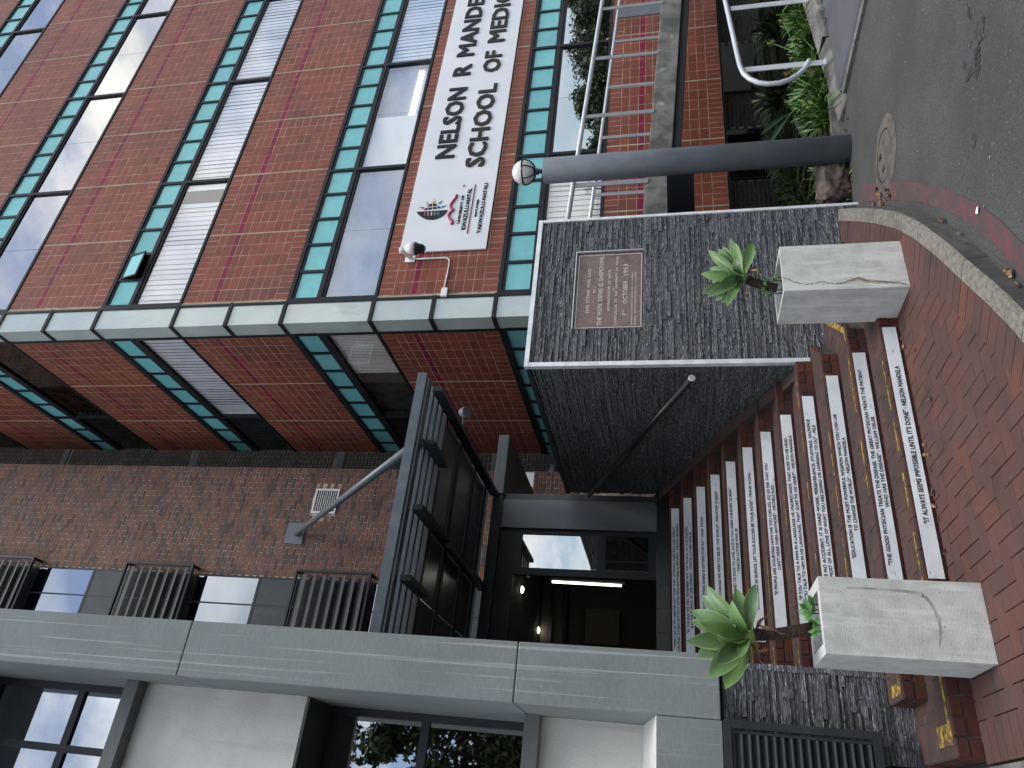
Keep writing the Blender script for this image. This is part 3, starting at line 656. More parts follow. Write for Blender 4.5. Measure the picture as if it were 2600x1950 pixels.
gwin(1.206, 3.198, 2.26, [-.75], M_mirror); gwin(4.966, 7.098, 6.0, [.10, -.6], M_bglass)

# louvred door under the pier
ld = thing('louvred_door', 'dark blue grey louvred steel door below the grey pier', 'door', (.4, 5.84, -1.36))
m_ = MB(); m_.box(-.9, .706, 5.83, 5.88, -.388, -.337); m_.box(-.9, .706, 5.83, 5.88, -1.36, -1.305); m_.box(.655, .706, 5.832, 5.88, -1.305, -.388); m_.box(.50, .62, 5.86, 5.95, -1.39, -1.36); m_.obj('frame', M_dgrey, ld)
m_ = MB(); m_.box(-.9, .64, 5.845, 5.875, -.41, -.392); m_.box(.622, .640, 5.845, 5.875, -1.30, -.41); m_.obj('inner_frame', M_dgrey, ld)
B(-.9, .65, 5.90, 5.91, -1.36, -.34).obj('backing', M_black, ld)
for i in range(16):
    z = -1.292+i*.0553
    MB().hexa([(-.9, 5.838, z), (.62, 5.838, z), (.62, 5.878, z+.035), (-.9, 5.878, z+.035)], [(-.9, 5.838, z+.006), (.62, 5.838, z+.006), (.62, 5.878, z+.041), (-.9, 5.878, z+.041)]).obj('slat', M_blade, ld)

# ---- stone clad pylon
def stones(parent, name, a0, a1, z0, z1, face, plane, hole=None, hmin=.014, hmax=.034, lim=300):
    its = []; z = z0
    while z < z1-.008:
        h = min(rnd.choice([.014, .018, .022, .026, .03, .034]), z1-z); x = a0 - rnd.uniform(0, .2)
        while x < a1-.01:
            L = rnd.choice([.14, .2, .26, .32, .4, .5, .62]); b = min(x+L, a1); a = max(x, a0); x += L
            if b-a < .02: continue
            segs = [(a, b)]
            if hole and z+h > hole[2] and z < hole[3]:
                segs = []
                if a < hole[0]: segs.append((a, min(b, hole[0])))
                if b > hole[1]: segs.append((max(a, hole[1]), b))
            for p, q in segs:
                if q-p < .012: continue
                out = rnd.choice([0, .003, .006, .009, .013, .018]); wq = round((q-p)*50)/50 or .02
                wq = min(wq, q-p) if wq > q-p else wq
                wq = round(q-p, 2) if round(q-p, 2) <= q-p+.004 else round(q-p-.01, 2)
                if wq < .012: continue
                if face == '-y': its.append((p, plane-out, z+.0008, wq-.0015, round(h-.0014, 4), .04, M_stone))
                else: its.append((plane-out, q, z+.0008, wq-.0015, round(h-.0014, 4), .04, M_stone))
        z += h
    pieces(parent, name, its, face, .0022, lim)
py = thing('stone_pylon', 'dark split stone clad block with steel edges beside the brick steps', 'wall', (5, 6.4, -2))
B(4.02, 6.0, 6.395, 9.78, -2.15, 1.44).obj('core', M_sback, py)
stones(py, 'stone', 4.045, 5.985, -2.05, 1.44, '-y', 6.385, (4.468, 5.513, .279, 1.019), lim=180)
stones(py, 'stone', 6.42, 9.78, -1.5, 1.42, '-x', 4.01, lim=120)
m_ = MB(); m_.box(3.995, 6.025, 6.36, 6.42, 1.442, 1.492); m_.obj('steel_trim', M_steel, py, bevel=.003)
m_ = MB(); m_.box(3.992, 4.044, 6.357, 6.415, -1.318, 1.440); m_.obj('steel_trim', M_steel, py, bevel=.003)
m_ = MB(); m_.box(5.986, 6.022, 6.36, 6.42, -2.0, 1.440); m_.obj('steel_trim', M_steel, py, bevel=.003)
m_ = MB(); m_.box(3.992, 4.05, 6.422, 9.80, 1.425, 1.478); m_.obj('steel_trim', M_dgrey, py)
B(4.05, 5.98, 6.43, 9.78, 1.441, 1.455).obj('top_slab', M_oldconc, py)
B(4.02, 4.47, 6.39, 6.394, -2.1, 1.44).obj('mortar', M_sback, py)
# foundation stone
fs = thing('foundation_stone', 'brown granite foundation stone with cream capitals set in the dark stone cladding', 'plaque', (5, 6.39, .28))
B(4.475, 5.506, 6.393, 6.43, .286, 1.012).obj('slab', M_granite, fs)
m_ = MB(); a, b, c, d = 4.482, 5.480, .292, .990
for q in ((a, b, d-.007, d), (a, b, c, c+.007), (a, a+.007, c+.007, d-.007), (b-.007, b, c+.007, d-.007)): m_.box(q[0], q[1], 6.3905, 6.394, q[2], q[3])
m_.obj('border_line', M_engr, fs)
m_ = MB(); m_.box(4.462, 5.52, 6.365, 6.42, 1.013, 1.028).box(5.507, 5.522, 6.365, 6.42, .27, 1.012); m_.obj('edging', M_galv, fs)
for s, x0, x1, z0, z1, bo in (('THIS  STONE  WAS  LAID', 4.672, 5.288, .849, .885, .0), ('BY', 4.951, 5.007, .789, .817, 0), ('THE HON. DENIS G. SHEPSTONE', 4.511, 5.453, .711, .760, 0), ('ADMINISTRATOR  OF  NATAL', 4.696, 5.272, .628, .657, .008), ('AND', 4.956, 5.01, .587, .602, .008),
    ('CHANCELLOR  OF  THE  UNIVERSITY  OF  NATAL', 4.509, 5.454, .551, .578, .008), ('7', 4.632, 4.665, .446, .494, 0), ('TH', 4.675, 4.715, .474, .493, 0), ('OCTOBER', 4.79, 5.10, .446, .494, 0), ('1953', 5.175, 5.332, .446, .494, 0),
    ('CHAIRMAN OF UNIVERSITY COUNCIL: DR. G. G. CAMPBELL', 4.506, 5.216, .384, .403, .01), ('PRINCIPAL AND VICE-CHANCELLOR: DR. E. G. MALHERBE', 4.508, 5.214, .350, .368, .01)):
    put('lettering', text_mesh(s, M_engr, x0, x1, z0, z1, 6.3915, bo), fs)
# small stone wall left of the steps
sw = thing('stone_cheek_wall', 'dark split stone wall left of the steps, under the grey pier', 'wall', (.8, 6, -1.7))
B(.56, 1.09, 5.985, 7.5, -1.9, -.335).obj('core', M_sback, sw); B(-3, .559, 5.985, 7.5, -1.355, -.335).obj('core', M_sback, sw)
B(-3, .559, 6.6, 6.7, -2, -1.356).obj('dark_opening', M_black, sw)  # black sheet standing in for the unlit void of the opening
stones(sw, 'stone', .52, 1.085, -1.70, -.34, '-y', 5.975, lim=250)
m_ = 0; z = -1.47
while z < -.36:
    h = .042; B(1.075+rnd.uniform(-.004, .004), 1.118+rnd.uniform(-.004, .004), 5.957, 6.05, z+.001, z+h-.001).obj('quoin_stone', M_kerb if False else M_stone, sw); z += h

# ================================================================== STEPS
RY = lambda i: 5.237 + (i-1)*.3664
TZ = lambda i: PZ + .1507*i
steps = thing('brick_steps', 'flight of dark red brick steps climbing between the stone block and the grey pier', 'steps', (2.5, 5.3, PZ))
spec = {1: (.53, 4.0, 5.1), 2: (.893, 3.86, 4.56), 3: (1.12, 3.836, 4.17)}
br_f, br_t = [], []; body = MB(); yel = []
for i in range(1, 13):
    xl, xr, xd = spec.get(i, (1.12, 3.99, 3.99)); y0 = RY(i); y1 = RY(i+1)+.02; zt = TZ(i); zb = TZ(i-1)-.01 if i > 1 else PZ-.05
    if i <= 3:
        yb = 6.372 + (0 if i > 1 else 0)
        ring_b = [(xl, y0+.012), (xr, y0+.012), (xd, yb), (xl, yb)]
        body.hexa([(x, y, PZ-.05) for x, y in ring_b], [(x, y, zt-.006) for x, y in ring_b])
        y1 = yb if i == 3 else y1
    else: body.box(xl, 3.995, y0+.012, y1 if i < 12 else RY(13)+.02, zb-.1, zt-.006)
    # riser: header course over a stretcher course
    x = xl; zc = zt-.078
    while x < xr-.02:
        wd = min(.1145, xr-x); br_f.append((x+.004, y0+rnd.uniform(0, .003), zc, round(wd-.009, 3), .07, .05, M_sbrick)); x += wd
    x = xl-(.11 if i % 2 else 0)
    while x < xr-.02:
        a = max(x, xl); b = min(x+.229, xr); x += .229
        if b-a > .03: br_f.append((a+.004, y0+.004+rnd.uniform(0, .003), zc-.075, round(b-a-.009, 3), .066, .05, M_sbrick))
    # tread: rows of stretchers running along the step
    yt = y0+.004; ro = 0
    yend = 6.372 if i <= 2 else y1
    def right(j, y): a_, b_, c_ = spec[j]; return b_ + (c_-b_)*max(0, min(1, (y-RY(j))/(6.372-RY(j))))
    while yt < yend-.03:
        hh = min(.113, yend-yt); xe = right(i, yt+.05) if i <= 3 else 3.99; spans = [(xl, xe)]
        if i <= 2 and yt > RY(i+1): spans = [(xl, spec[i+1][0])] if yt < 5.93 else []; spans.append((right(i+1, yt), xe))
        for sa, sb in spans:
            x = sa-rnd.choice([0, .06, .115, .17])
            while x < sb-.02:
                a = max(x, sa); b = min(x+.229, sb); x += .229
                if b-a > .03: br_t.append((a+.003, yt+.002, zt-rnd.uniform(0, .002), round(b-a-.006, 3), round(hh-.005, 3), .03, M_tread))
        yt += .113; ro += 1
    # paint line behind the nosing
    if i <= 9:
        x = xl+.1
        while x < min(xr, 3.9):
            L = rnd.uniform(.15, .6)
            if rnd.random() < (.62 if i < 5 else .45): yel.append(B(x, min(x+L, xr), y0+.03+rnd.uniform(0, .012), y0+.062, zt+.0005, zt+.0022))
            x += L+rnd.uniform(.02, .3)
yel += [B(.60, .72, 5.255, 5.53, TZ(1)+.0005, TZ(1)+.0024), B(.72, 1.02, 5.265, 5.30, TZ(1)+.0005, TZ(1)+.0024), B(.925, 1.0, 5.62, 5.85, TZ(2)+.0005, TZ(2)+.0024)]
yel.append(MB().hexa([(3.82, 5.64, TZ(2)+.0004), (3.87, 5.62, TZ(2)+.0004), (4.5, 6.30, TZ(2)+.0004), (4.42, 6.32, TZ(2)+.0004)], [(3.82, 5.64, TZ(2)+.0026), (3.87, 5.62, TZ(2)+.0026), (4.5, 6.30, TZ(2)+.0026), (4.42, 6.32, TZ(2)+.0026)]))
body.obj('mortar_body', M_smort, steps); [y_.obj('yellow_line', M_yellow, steps) for y_ in yel]
pieces(steps, 'riser_brick', br_f, '-y', .004, 300); pieces(steps, 'tread_brick', br_t, '+z', .003, 300)
# end bricks of the three lowest steps (left) and of step three (right)
for i in (1, 2, 3):
    xl = spec[i][0]; y = RY(i)+.115
    its = []
    while y < min(5.97, RY(i)+.75) and i < 3: its.append((xl-.002, y, TZ(i)-.078, .105, .07, .03, M_sbrick)); its.append((xl-.002, y, TZ(i)-.150, .105, .066, .03, M_sbrick)); y += .115
    if its: pieces(steps, 'end_brick', its, '-x', .004, 40)
e0, e1 = Vector((3.842, 6.008, 0)), Vector((4.178, 6.375, 0))
for k in range(3):
    a = e0.lerp(e1, k/3+.01); b = e0.lerp(e1, k/3+.32)
    MB().hexa([(a.x+.004, a.y-.004, TZ(2)+.075), (b.x+.004, b.y-.004, TZ(2)+.075), (b.x-.03, b.y+.03, TZ(2)+.075), (a.x-.03, a.y+.03, TZ(2)+.075)], [(a.x+.004, a.y-.004, TZ(3)-.004), (b.x+.004, b.y-.004, TZ(3)-.004), (b.x-.03, b.y+.03, TZ(3)-.004), (a.x-.03, a.y+.03, TZ(3)-.004)]).obj('end_brick', M_sbrick, steps)
# sloping plaster string along the stone block
sp = [(6.42, -1.30, -1.19), (6.70, -1.21, -1.09), (7.2, -.98, -.84), (7.65, -.77, -.62), (9.62, .05, .17), (9.80, .14, .235)]
m_ = MB()
for (ya, b0, t0), (yb_, b1, t1) in zip(sp[:-1], sp[1:]):
    m_.hexa([(3.86, ya, b0), (3.995, ya, b0), (3.995, yb_, b1), (3.86, yb_, b1)], [(3.86, ya, t0), (3.995, ya, t0), (3.995, yb_, t1), (3.86, yb_, t1)])
m_.obj('side_string', M_tread, steps)
# landing with black tiles
struct(B(1.16, 4.0, RY(13)+.01, 9.84, -.3, .203), 'landing', M_btile)
x = 1.2; ld_ = thing('landing_tiles', 'row of black glazed tiles on the edge of the landing below the doors', 'tiles', (2.5, RY(13), .05))
while x < 3.98: B(x+.002, min(x+.298, 3.985), RY(13), RY(13)+.009, TZ(12)+.002, .2035).obj('tile', M_btile, ld_); x += .30

# quote panels on the risers
Q = [None,
 ('lowest white quote panel on the bottom riser, one line: IT ALWAYS SEEMS IMPOSSIBLE', [('"IT ALWAYS SEEMS IMPOSSIBLE UNTIL IT\'S DONE" - NELSON MANDELA', 1.968, 3.236, .030, .066)]),
 ('white quote panel on the second riser, beginning THE GOOD PHYSICIAN', [('"THE GOOD PHYSICIAN TREATS THE DISEASE. THE GREAT PHYSICIAN TREATS THE PATIENT', 1.785, 3.432, .054, .083), ('WHO HAS THE DISEASE" - WILLIAM OSLER', 2.226, 2.992, .012, .041)]),
 ('white quote panel on the third riser, beginning EDUCATION IS THE MOST', [('"EDUCATION IS THE MOST POWERFUL WEAPON WHICH YOU CAN USE', 1.943, 3.211, .057, .086), ('TO CHANGE THE WORLD" - NELSON MANDELA', 2.166, 2.989, .014, .043)]),
 ('white quote panel on the fourth riser, first line ending STUDYING, SACRIFICE', [('"SUCCESS IS NO ACCIDENT. IT IS HARD WORK, PERSEVERANCE, STUDYING, SACRIFICE', 1.70, 3.356, .057, .086), ('AND MOST OF ALL, LOVE OF WHAT YOU ARE DOING OR LEARNING TO DO" - PELE', 1.80, 3.296, .014, .043)]),
 ('white quote panel on the fifth riser, beginning IF YOU TALK TO A MAN', [('"IF YOU TALK TO A MAN IN A LANGUAGE HE UNDERSTANDS, THAT GOES TO HIS HEAD.', 1.800, 3.352, .057, .086), ('IF YOU TALK TO HIM IN HIS LANGUAGE, THAT GOES TO HIS HEART" - NELSON MANDELA', 1.760, 3.375, .014, .043)]),
 ('white quote panel on the sixth riser, beginning IF PEOPLE ARE DOUBTING', [('"IF PEOPLE ARE DOUBTING HOW FAR YOU CAN GO, GO SO FAR THAT YOU', 1.933, 3.246, .057, .086), ('CAN\'T HEAR THEM ANYMORE" - MICHELE RUIZ', 2.168, 3.011, .014, .043)]),
 ('white quote panel on the seventh riser, one line: WORK HARD IN SILENCE', [('"WORK HARD IN SILENCE. LET YOUR SUCCESS BE YOUR NOISE" - FRANK OCEAN', 1.874, 3.303, .034, .064)]),
 ('white quote panel on the eighth riser, first line TOO GREAT A BURDEN TO BEAR', [('"I HAVE DECIDED TO STICK TO LOVE. HATE IS TOO GREAT A BURDEN TO BEAR."', 1.95, 3.285, .057, .086), ('- MARTIN LUTHER KING JR.', 2.337, 2.829, .014, .043)]),
 ('white quote panel on the ninth riser, one line: CHANGE WE WISH TO SEE', [('"BE THE CHANGE WE WISH TO SEE IN  THE WORLD" - MAHATMA GHANDI', 2.06, 3.389, .034, .064)]),
 ('white quote panel on the tenth riser, one line: GETTING AHEAD IS GETTING STARTED', [('"THE SECRET OF GETTING AHEAD IS GETTING STARTED." - MARK TWAIN', 1.96, 3.212, .034, .064)]),
 ('white quote panel on the eleventh riser, beginning IN THE END WE WILL', [('"IN THE END WE WILL REMEMBER NOT THE WORDS OF OUR ENEMIES,', 1.949, 3.226, .057, .086), ('BUT THE SILENCE OF OUR FRIENDS" - MARTIN LUTHER KING JR.', 2.008, 3.164, .014, .043)]),
 ('topmost white quote panel, on the twelfth riser just below the doors', [('"THERE CAN BE NO GREATER GIFT THAN THAT OF GIVING ONE\'S TIME AND ENERGY', 1.840, 3.347, .057, .086), ('TO HELPING OTHERS WITHOUT EXPECTING ANYTHING IN RETURN" - NELSON MANDELA', 1.76, 3.393, .014, .043)])]
for i in range(1, 13):
    zb = -1.747+(i-1)*.1507; y = RY(i)-.004; lab_, lines = Q[i]
    q = thing('quote_panel', lab_, 'sign', (2.6, y, zb), 'white quote panels on the step risers')
    B(1.59, 3.60, y-.002, y+.003, zb, zb+.0985).obj('panel', M_plate, q)
    for s, x0, x1, z0, z1 in lines: put('lettering', text_mesh(s, M_ink, x0, x1, zb+z0, zb+z1, y-.0035, .024), q)

# handrail on the stone block
hr = thing('handrail', 'black round handrail fixed along the stone block beside the steps', 'handrail', (3.87, 8, .4))
MB().tube([(3.88, 6.45, -.204), (3.88, 9.57, 1.12)], .032, 14).obj('rail', M_black, hr, smooth=True)
MB().tube([(3.88, 6.435, -.210), (3.88, 6.452, -.2035)], .034, 16).obj('end_cap', M_steel, hr)
for t in (.12, .5, .88):
    y = 6.45+3.12*t; z = -.204+1.324*t; MB().tube([(3.88, y, z-.03), (3.90, y, z-.07), (4.0, y, z-.07)], .009, 8).obj('bracket', M_dgrey, hr)

# ================================================================== ENTRANCE
po = thing('entrance_portal', 'grey painted entrance portal with flat slab at the top of the steps', 'doorway', (3.6, 9.85, .2))
B(3.485, 3.912, 9.85, 10.3, .203, 2.40).obj('post', M_portal, po, bevel=.004)
B(3.914, 4.03, 9.93, 10.3, .18, 2.40).obj('side_reveal', M_mgrey, po)
B(3.99, 4.96, 9.85, 12.4, 2.415, 2.578).obj('roof_slab', M_mgrey, po, bevel=.01)
B(1.16, 3.98, 9.87, 10.2, 2.415, 2.57).obj('roof_slab', M_mgrey, po)
m_ = MB(); m_.box(1.2, 3.484, 9.90, 9.98, 2.16, 2.40); m_.obj('head_panel', M_dgrey, po)
m_ = MB(); m_.box(3.42, 3.484, 9.90, 9.97, .203, 2.16).box(2.83, 2.93, 9.90, 9.97, .203, 2.16).box(2.93, 3.42, 9.902, 9.965, 2.08, 2.16).box(2.93, 3.42, 9.902, 9.965, .90, 1.01).box(2.93, 3.42, 9.902, 9.965, .203, .32).box(3.06, 3.075, 9.91, 9.96, .32, .90)
m_.obj('door_frame', M_dgrey, po)
B(2.93, 3.42, 9.93, 9.936, 1.01, 2.08).obj('side_pane', M_mirror, po); B(2.93, 3.42, 9.93, 9.936, .32, .90).obj('side_pane', M_dglass, po)
MB().tube([(2.80, 9.89, 1.95), (2.80, 9.93, 1.95)], .02, 10).obj('sensor', M_black, po)
B(1.1, 3.2, 9.86, 9.90, .2045, .209).obj('threshold', M_galv, po)
hall = MB(); hall.box(-.5, 4.1, 13.3, 13.5, -.2, 2.40).box(4.032, 4.1, 10.31, 13.3, -.2, 2.40).box(-.5, -.4, 10, 13.3, -.2, 2.40); struct(hall, 'hall_wall', flat('hall_wall_paint', (.10, .085, .07), .7))
struct(B(-.5, 4.03, 9.99, 13.3, -.05, .201), 'hall_floor', M_btile); struct(B(-.5, 4.03, 10.31, 13.3, 2.35, 2.41), 'hall_ceiling', flat('hall_ceiling_paint', (.12, .11, .10), .8))
cp = [at_z(1325, 1497, 2.335), at_z(1366, 1600, 2.335)]
labs = ['small lit round downlight in the hall ceiling, nearer the door head', 'small lit round downlight deeper inside the entrance hall']
for p, lb_ in zip(cp, labs):
    d = thing('ceiling_light', lb_, 'light', p, 'downlights in the entrance hall')
    MB().sphere(p, .055, 14, 8, 1, 1, .6).obj('lamp', E_spot, d, smooth=True)
    MB().tube([(p.x, p.y, 2.338), (p.x, p.y, 2.3495)], .075, 16).obj('rim', M_dgrey, d)
a, b = at_y(1402, 1477, 11.4), at_y(1578, 1487, 11.4)
tl = thing('hall_tube_light', 'long lit fluorescent tube seen upright through the open entrance', 'light', a)
MB().tube([a, b], .018, 10).obj('tube', E_tube, tl); m_ = MB(); m_.box(a.x+.03, a.x+.09, 11.4, 11.5, b.z-.05, a.z+.05); m_.obj('housing', M_mgrey, tl)
for (x, y, z, sx, sy, sz, nm, lb_, mt_) in ((1.75, 12.4, .2, .5, .5, 1.0, 'reception_desk', 'dim wooden desk inside the dark entrance hall', flat('desk_wood', (.12, .06, .035), .5)), (2.6, 13.1, .9, .6, .06, .6, 'notice_board', 'dim framed board hanging inside the dark entrance hall', flat('board_face', (.16, .13, .09), .6))):
    d = thing(nm, lb_, nm.split('_')[-1], (x, y, z)); B(x, x+sx, y, y+sy, z, z+sz).obj('body', mt_, d, bevel=.01); B(x-.03, x+sx+.03, y-.03, y+sy+.03, z+sz+.002, z+sz+.04).obj('top_edge', M_dgrey, d)

# canopy
ca = thing('entrance_canopy', 'dark steel and glass canopy hung by a diagonal rod over the entrance', 'canopy', (2.6, 8.2, 2.47))
CZ = 2.47; bx = [3.99, 3.33, 2.59, 1.86, 1.3]
for x in bx: B(x-.030, x+.030, 6.79, 9.86 if x in (3.99, 2.59, 1.3) else 7.40, CZ+.02, CZ+.14).obj('beam', M_dgrey, ca, bevel=.004)
for k, y in enumerate((6.56, 6.86, 7.04, 7.22)):
    z0 = CZ+.145+.0*k
    MB().hexa([(1.16, y, z0), (4.06-.0*k, y, z0), (4.06, y+.09, z0+.012), (1.16, y+.09, z0+.012)], [(1.16, y-.01, z0+.10), (4.06, y-.01, z0+.10), (4.06, y+.012, z0+.11), (1.16, y+.012, z0+.11)]).obj('front_blade', M_canopy, ca)
B(1.16, 4.05, 6.66, 6.76, CZ+.145, CZ+.16).obj('front_channel', M_canopy, ca)
for y in (7.42, 8.12, 8.9, 9.55): B(1.16, 4.02, y, y+.075, CZ+.142, CZ+.205).obj('purlin', M_dgrey, ca)
for a, b in ((7.5, 8.12), (8.2, 8.9), (8.98, 9.55), (9.63, 9.86)):
    xs = [1.16] + [x for x in reversed(bx)] + [4.02]
    for p, q in zip(xs[:-1], xs[1:]):
        if q-p > .1: B(p+.004, q-.004, a+.004, b-.004, CZ+.17, CZ+.178).obj('roof_pane', M_cpane, ca)
B(1.16, 4.03, 9.80, 9.86, CZ+.21, CZ+.28).obj('wall_gutter', M_galv, ca)
pl = Vector((4.53, BY, 7.66)); q = Vector((3.33, 6.80, CZ+.20))
m_ = MB(); m_.hexa([(4.30, BY-.02, 7.46), (4.755, BY-.02, 7.46), (4.755, BY, 7.46), (4.30, BY, 7.46)], [(4.32, BY-.02, 7.87), (4.755, BY-.02, 7.87), (4.755, BY, 7.87), (4.32, BY, 7.87)]); m_.obj('anchor_plate', M_post, ca)
rd = (pl-q).normalized(); MB().tube([q, pl-rd*.02], .052, 14).obj('tie_rod', M_canopy, ca, smooth=True)
MB().bar(q-Vector((0, 0, .08)), q+Vector((0, .02, .1)), .03, .10).obj('tie_lug', M_canopy, ca)
a, b = at_z(650+1195/2.37, 1250+270/2.37, CZ-.05), at_z(650+1340/2.37, 1250+520/2.37, CZ-.05)
B(2.60-.11, 2.60-.045, a.y, b.y, CZ-.02, CZ+.05).obj('light_fitting', M_mgrey, ca, bevel=.012)
p = at_y(1180, 1046, 8.0)
fl = thing('floodlight', 'small round grey floodlight beside the right edge of the glass canopy', 'light', p)
MB().tube([p+Vector((0, 0, -.03)), p+Vector((.02, .05, .05))], [.075, .06], 18).obj('head', M_canopy, fl); MB().tube([p+Vector((.02, .03, .03)), (4.0, p.y+.05, CZ+.1)], .012, 8).obj('arm', M_dgrey, fl)
# bent white drain pipe
dp = thing('drain_pipe', 'short bent white pipe on the dark bricks behind the stone block', 'pipe', (6.2, 14.9, 3))
pts = [at_y(x, y, 14.8) for x, y in ((1408, 1183), (1404, 1196), (1396, 1207), (1378, 1219), (1362, 1229), (1354, 1233))]
MB().tube(pts, .09, 12).obj('pipe', M_galv, dp, smooth=True)
MB().tube([pts[2]-(pts[2]-pts[1]).normalized()*.04, pts[2]+(pts[3]-pts[2]).normalized()*.05], .10, 12).obj('coupling', M_galv, dp)
p = at_y(1340, 1218, 13.2); nb = thing('white_notice', 'small white board glimpsed between the portal slab and the bricks', 'board', p)
B(p.x-.15, p.x+.16, 13.2, 13.22, p.z-.12, p.z+.10).obj('board', M_wplast, nb); B(p.x-.15, p.x+.16, 13.19, 13.199, p.z+.085, p.z+.1).obj('rim', M_galv, nb)

# ================================================================== SIGN ON THE TOWER
SY = 9.635
sg = thing('building_sign', 'long white sign with charcoal capitals on the red tiles', 'sign', (12, SY, 3.18))
xs = [8.534, 11.3, 14.3, 17.45]
for a, b in zip(xs[:-1], xs[1:]): B(a+.002, b-.002, SY, SY+.03, 3.173, 4.797).obj('panel', M_white, sg)
for s, x0, x1, z0, z1, mt_ in (('NELSON', 10.90, 13.0, 4.095, 4.512, M_letter), ('R', 13.39, 13.76, 4.095, 4.512, M_letter), ('MANDELA', 14.04, 16.88, 4.095, 4.512, M_letter), ('SCHOOL', 10.60, 13.03, 3.458, 3.862, M_lettert), ('OF', 13.42, 14.13, 3.458, 3.862, M_lettert), ('MEDICINE', 14.42, 17.25, 3.458, 3.862, M_lettert)):
    put('lettering', text_mesh(s, mt_, x0, x1, z0, z1, SY-.002, .024, .018), sg)
for s, x0, x1, z0, z1 in (('UNIVERSITY OF', 9.162, 9.869, 3.742, 3.795), ('KWAZULU-NATAL', 9.005, 10.042, 3.615, 3.70), ('INYUVESI', 9.309, 9.728, 3.441, 3.485), ('YAKWAZULU-NATALI', 8.899, 10.142, 3.318, 3.394), ('TM', 10.09, 10.14, 3.775, 3.80)):
    put('lettering', text_mesh(s, M_letter, x0, x1, z0, z1, SY-.002, .02, .008), sg)
B(8.911, 10.131, SY-.01, SY-.002, 3.553, 3.573).obj('red_rule', flat('dark_red_print', (.20, .035, .05)), sg)
L = lambda x, y: at_y(950+x/4.74, 400+y/4.74, SY-.004)
def plate_poly(pts, mt_, nm='emblem', th=.006, y=SY-.003):
    P_ = [L(*p) for p in pts]
    ar = sum(P_[i].x*P_[(i+1) % len(P_)].z-P_[(i+1) % len(P_)].x*P_[i].z for i in range(len(P_)))
    if ar > 0: P_.reverse()
    n = len(P_); m_ = MB(); m_.v = [(p.x, y-th, p.z) for p in P_] + [(p.x, y, p.z) for p in P_]
    m_.f = [tuple(reversed(range(n)))] + [(i, (i+1) % n, n+(i+1) % n, n+i) for i in range(n)]; m_.m = [0]*(n+1); return m_.obj(nm, mt_, sg)
bowl = [(510, 655), (888, 632)] + [(888-378*t+0, 632+23*t+math.sin(math.pi*t)**.8*108) for t in [i/14 for i in range(1, 14)]]
bowl = [(510, 655), (888, 632), (868, 665), (838, 695), (800, 720), (760, 738), (715, 750), (670, 751), (630, 745), (590, 728), (555, 705), (530, 682)]
plate_poly(bowl, M_letter)
dome = [(600, 635)] + [(600+205*t, 635-28*t-math.sin(math.pi*t)*68) for t in [i/10 for i in range(1, 10)]] + [(806, 608)]
plate_poly(dome, M_letter)
wm = flat('white_line', (.75, .77, .8))
for a, b in (((650, 570), (646, 632)), ((705, 552), (702, 628)), ((760, 556), (760, 616)), ((602, 608), (800, 586))):
    plate_poly([(a[0]-3, a[1]-3), (a[0]+3, a[1]+3), (b[0]+3, b[1]+3), (b[0]-3, b[1]-3)], wm, 'emblem_line', .002, SY-.0095)
for pts, c in (([(540, 596), (606, 597), (588, 622)], (.45, .06, .10)), ([(622, 530), (660, 560), (638, 578)], (.62, .22, .13)), ([(723, 500), (735, 548), (698, 548)], (.66, .50, .14)), ([(820, 516), (800, 560), (766, 550)], (.08, .30, .22)), ([(872, 576), (815, 610), (810, 585)], (.07, .22, .45))):
    plate_poly(pts, flat('emblem_ray', c), 'emblem_ray')
for x, c in ((608, (.30, .05, .09)), (648, (.55, .22, .14)), (688, (.62, .55, .25)), (728, (.08, .30, .26)), (768, (.07, .25, .50))):
    y = 660-(x-608)*.05; plate_poly([(x-1, y), (x+14, y), (x+8, y+44), (x-7, y+44)], flat('emblem_bar', c), 'emblem_bar', .002, SY-.0095)
wv = [(995, 452), (985, 485), (962, 515), (935, 550), (918, 590), (932, 618), (955, 632), (938, 650), (912, 668), (895, 700), (908, 735), (938, 765), (945, 785), (925, 808)]
m_ = MB(); m_.tube([L(*p) for p in wv], [.028]*len(wv), 8); m_.obj('red_wave', flat('crimson_print', (.42, .055, .085)), sg)

# security camera, conduit
cc = thing('security_camera', 'white dome security camera on a bracket at the lower left corner of the white sign', 'camera', at_y(1040, 655, 9.66))
a, b = at_y(1028, 664, 9.655), at_y(1055, 652, 9.655)
B(min(a.x, b.x)-.02, max(a.x, b.x)+.02, 9.645, 9.67, b.z, a.z).obj('base_plate', M_wplast, cc, bevel=.004)
e = at_y(1020, 634, 9.32); f = at_y(1045, 657, 9.645)
MB().bar(f, e, .05, .07).obj('arm', M_wplast, cc); MB().sphere(e, .05, 12, 8).obj('joint', M_wplast, cc, smooth=True)
g = at_y(1043, 631, 9.28); h = at_y(1056, 631, 9.28)
MB().tube([g+(g-h).normalized()*.10, g+(g-h).normalized()*.06, g, h], [.045, .085, .105, .11], 20).obj('body', M_wplast, cc, smooth=True)
ax_ = (h-g).normalized(); MB().tube([h, h+ax_*.03, h+ax_*.08, h+ax_*.14], [.118, .10, .085, .07], 20).obj('dome', M_black, cc, smooth=True)
MB().tube([h+ax_*.14, h+ax_*.17], [.055, .045], 16).obj('lens', M_black, cc)
cn = thing('cable_conduit', 'white bent cable conduit ending in a box beside the glazed corner', 'conduit', at_y(1130, 690, 9.66))
P1 = [at_y(x, y, 9.655) for x, y in ((1055, 658), (1090, 656.5), (1130, 654.5), (1137, 656), (1141, 660), (1141, 668), (1135, 700), (1128, 731))]
MB().tube(P1, .014, 8).obj('pipe', M_wplast, cn, smooth=True)
for k in (1, 6): MB().sphere(P1[k], .028, 8, 6, 1, .6, 1).obj('clip', M_galv, cn)
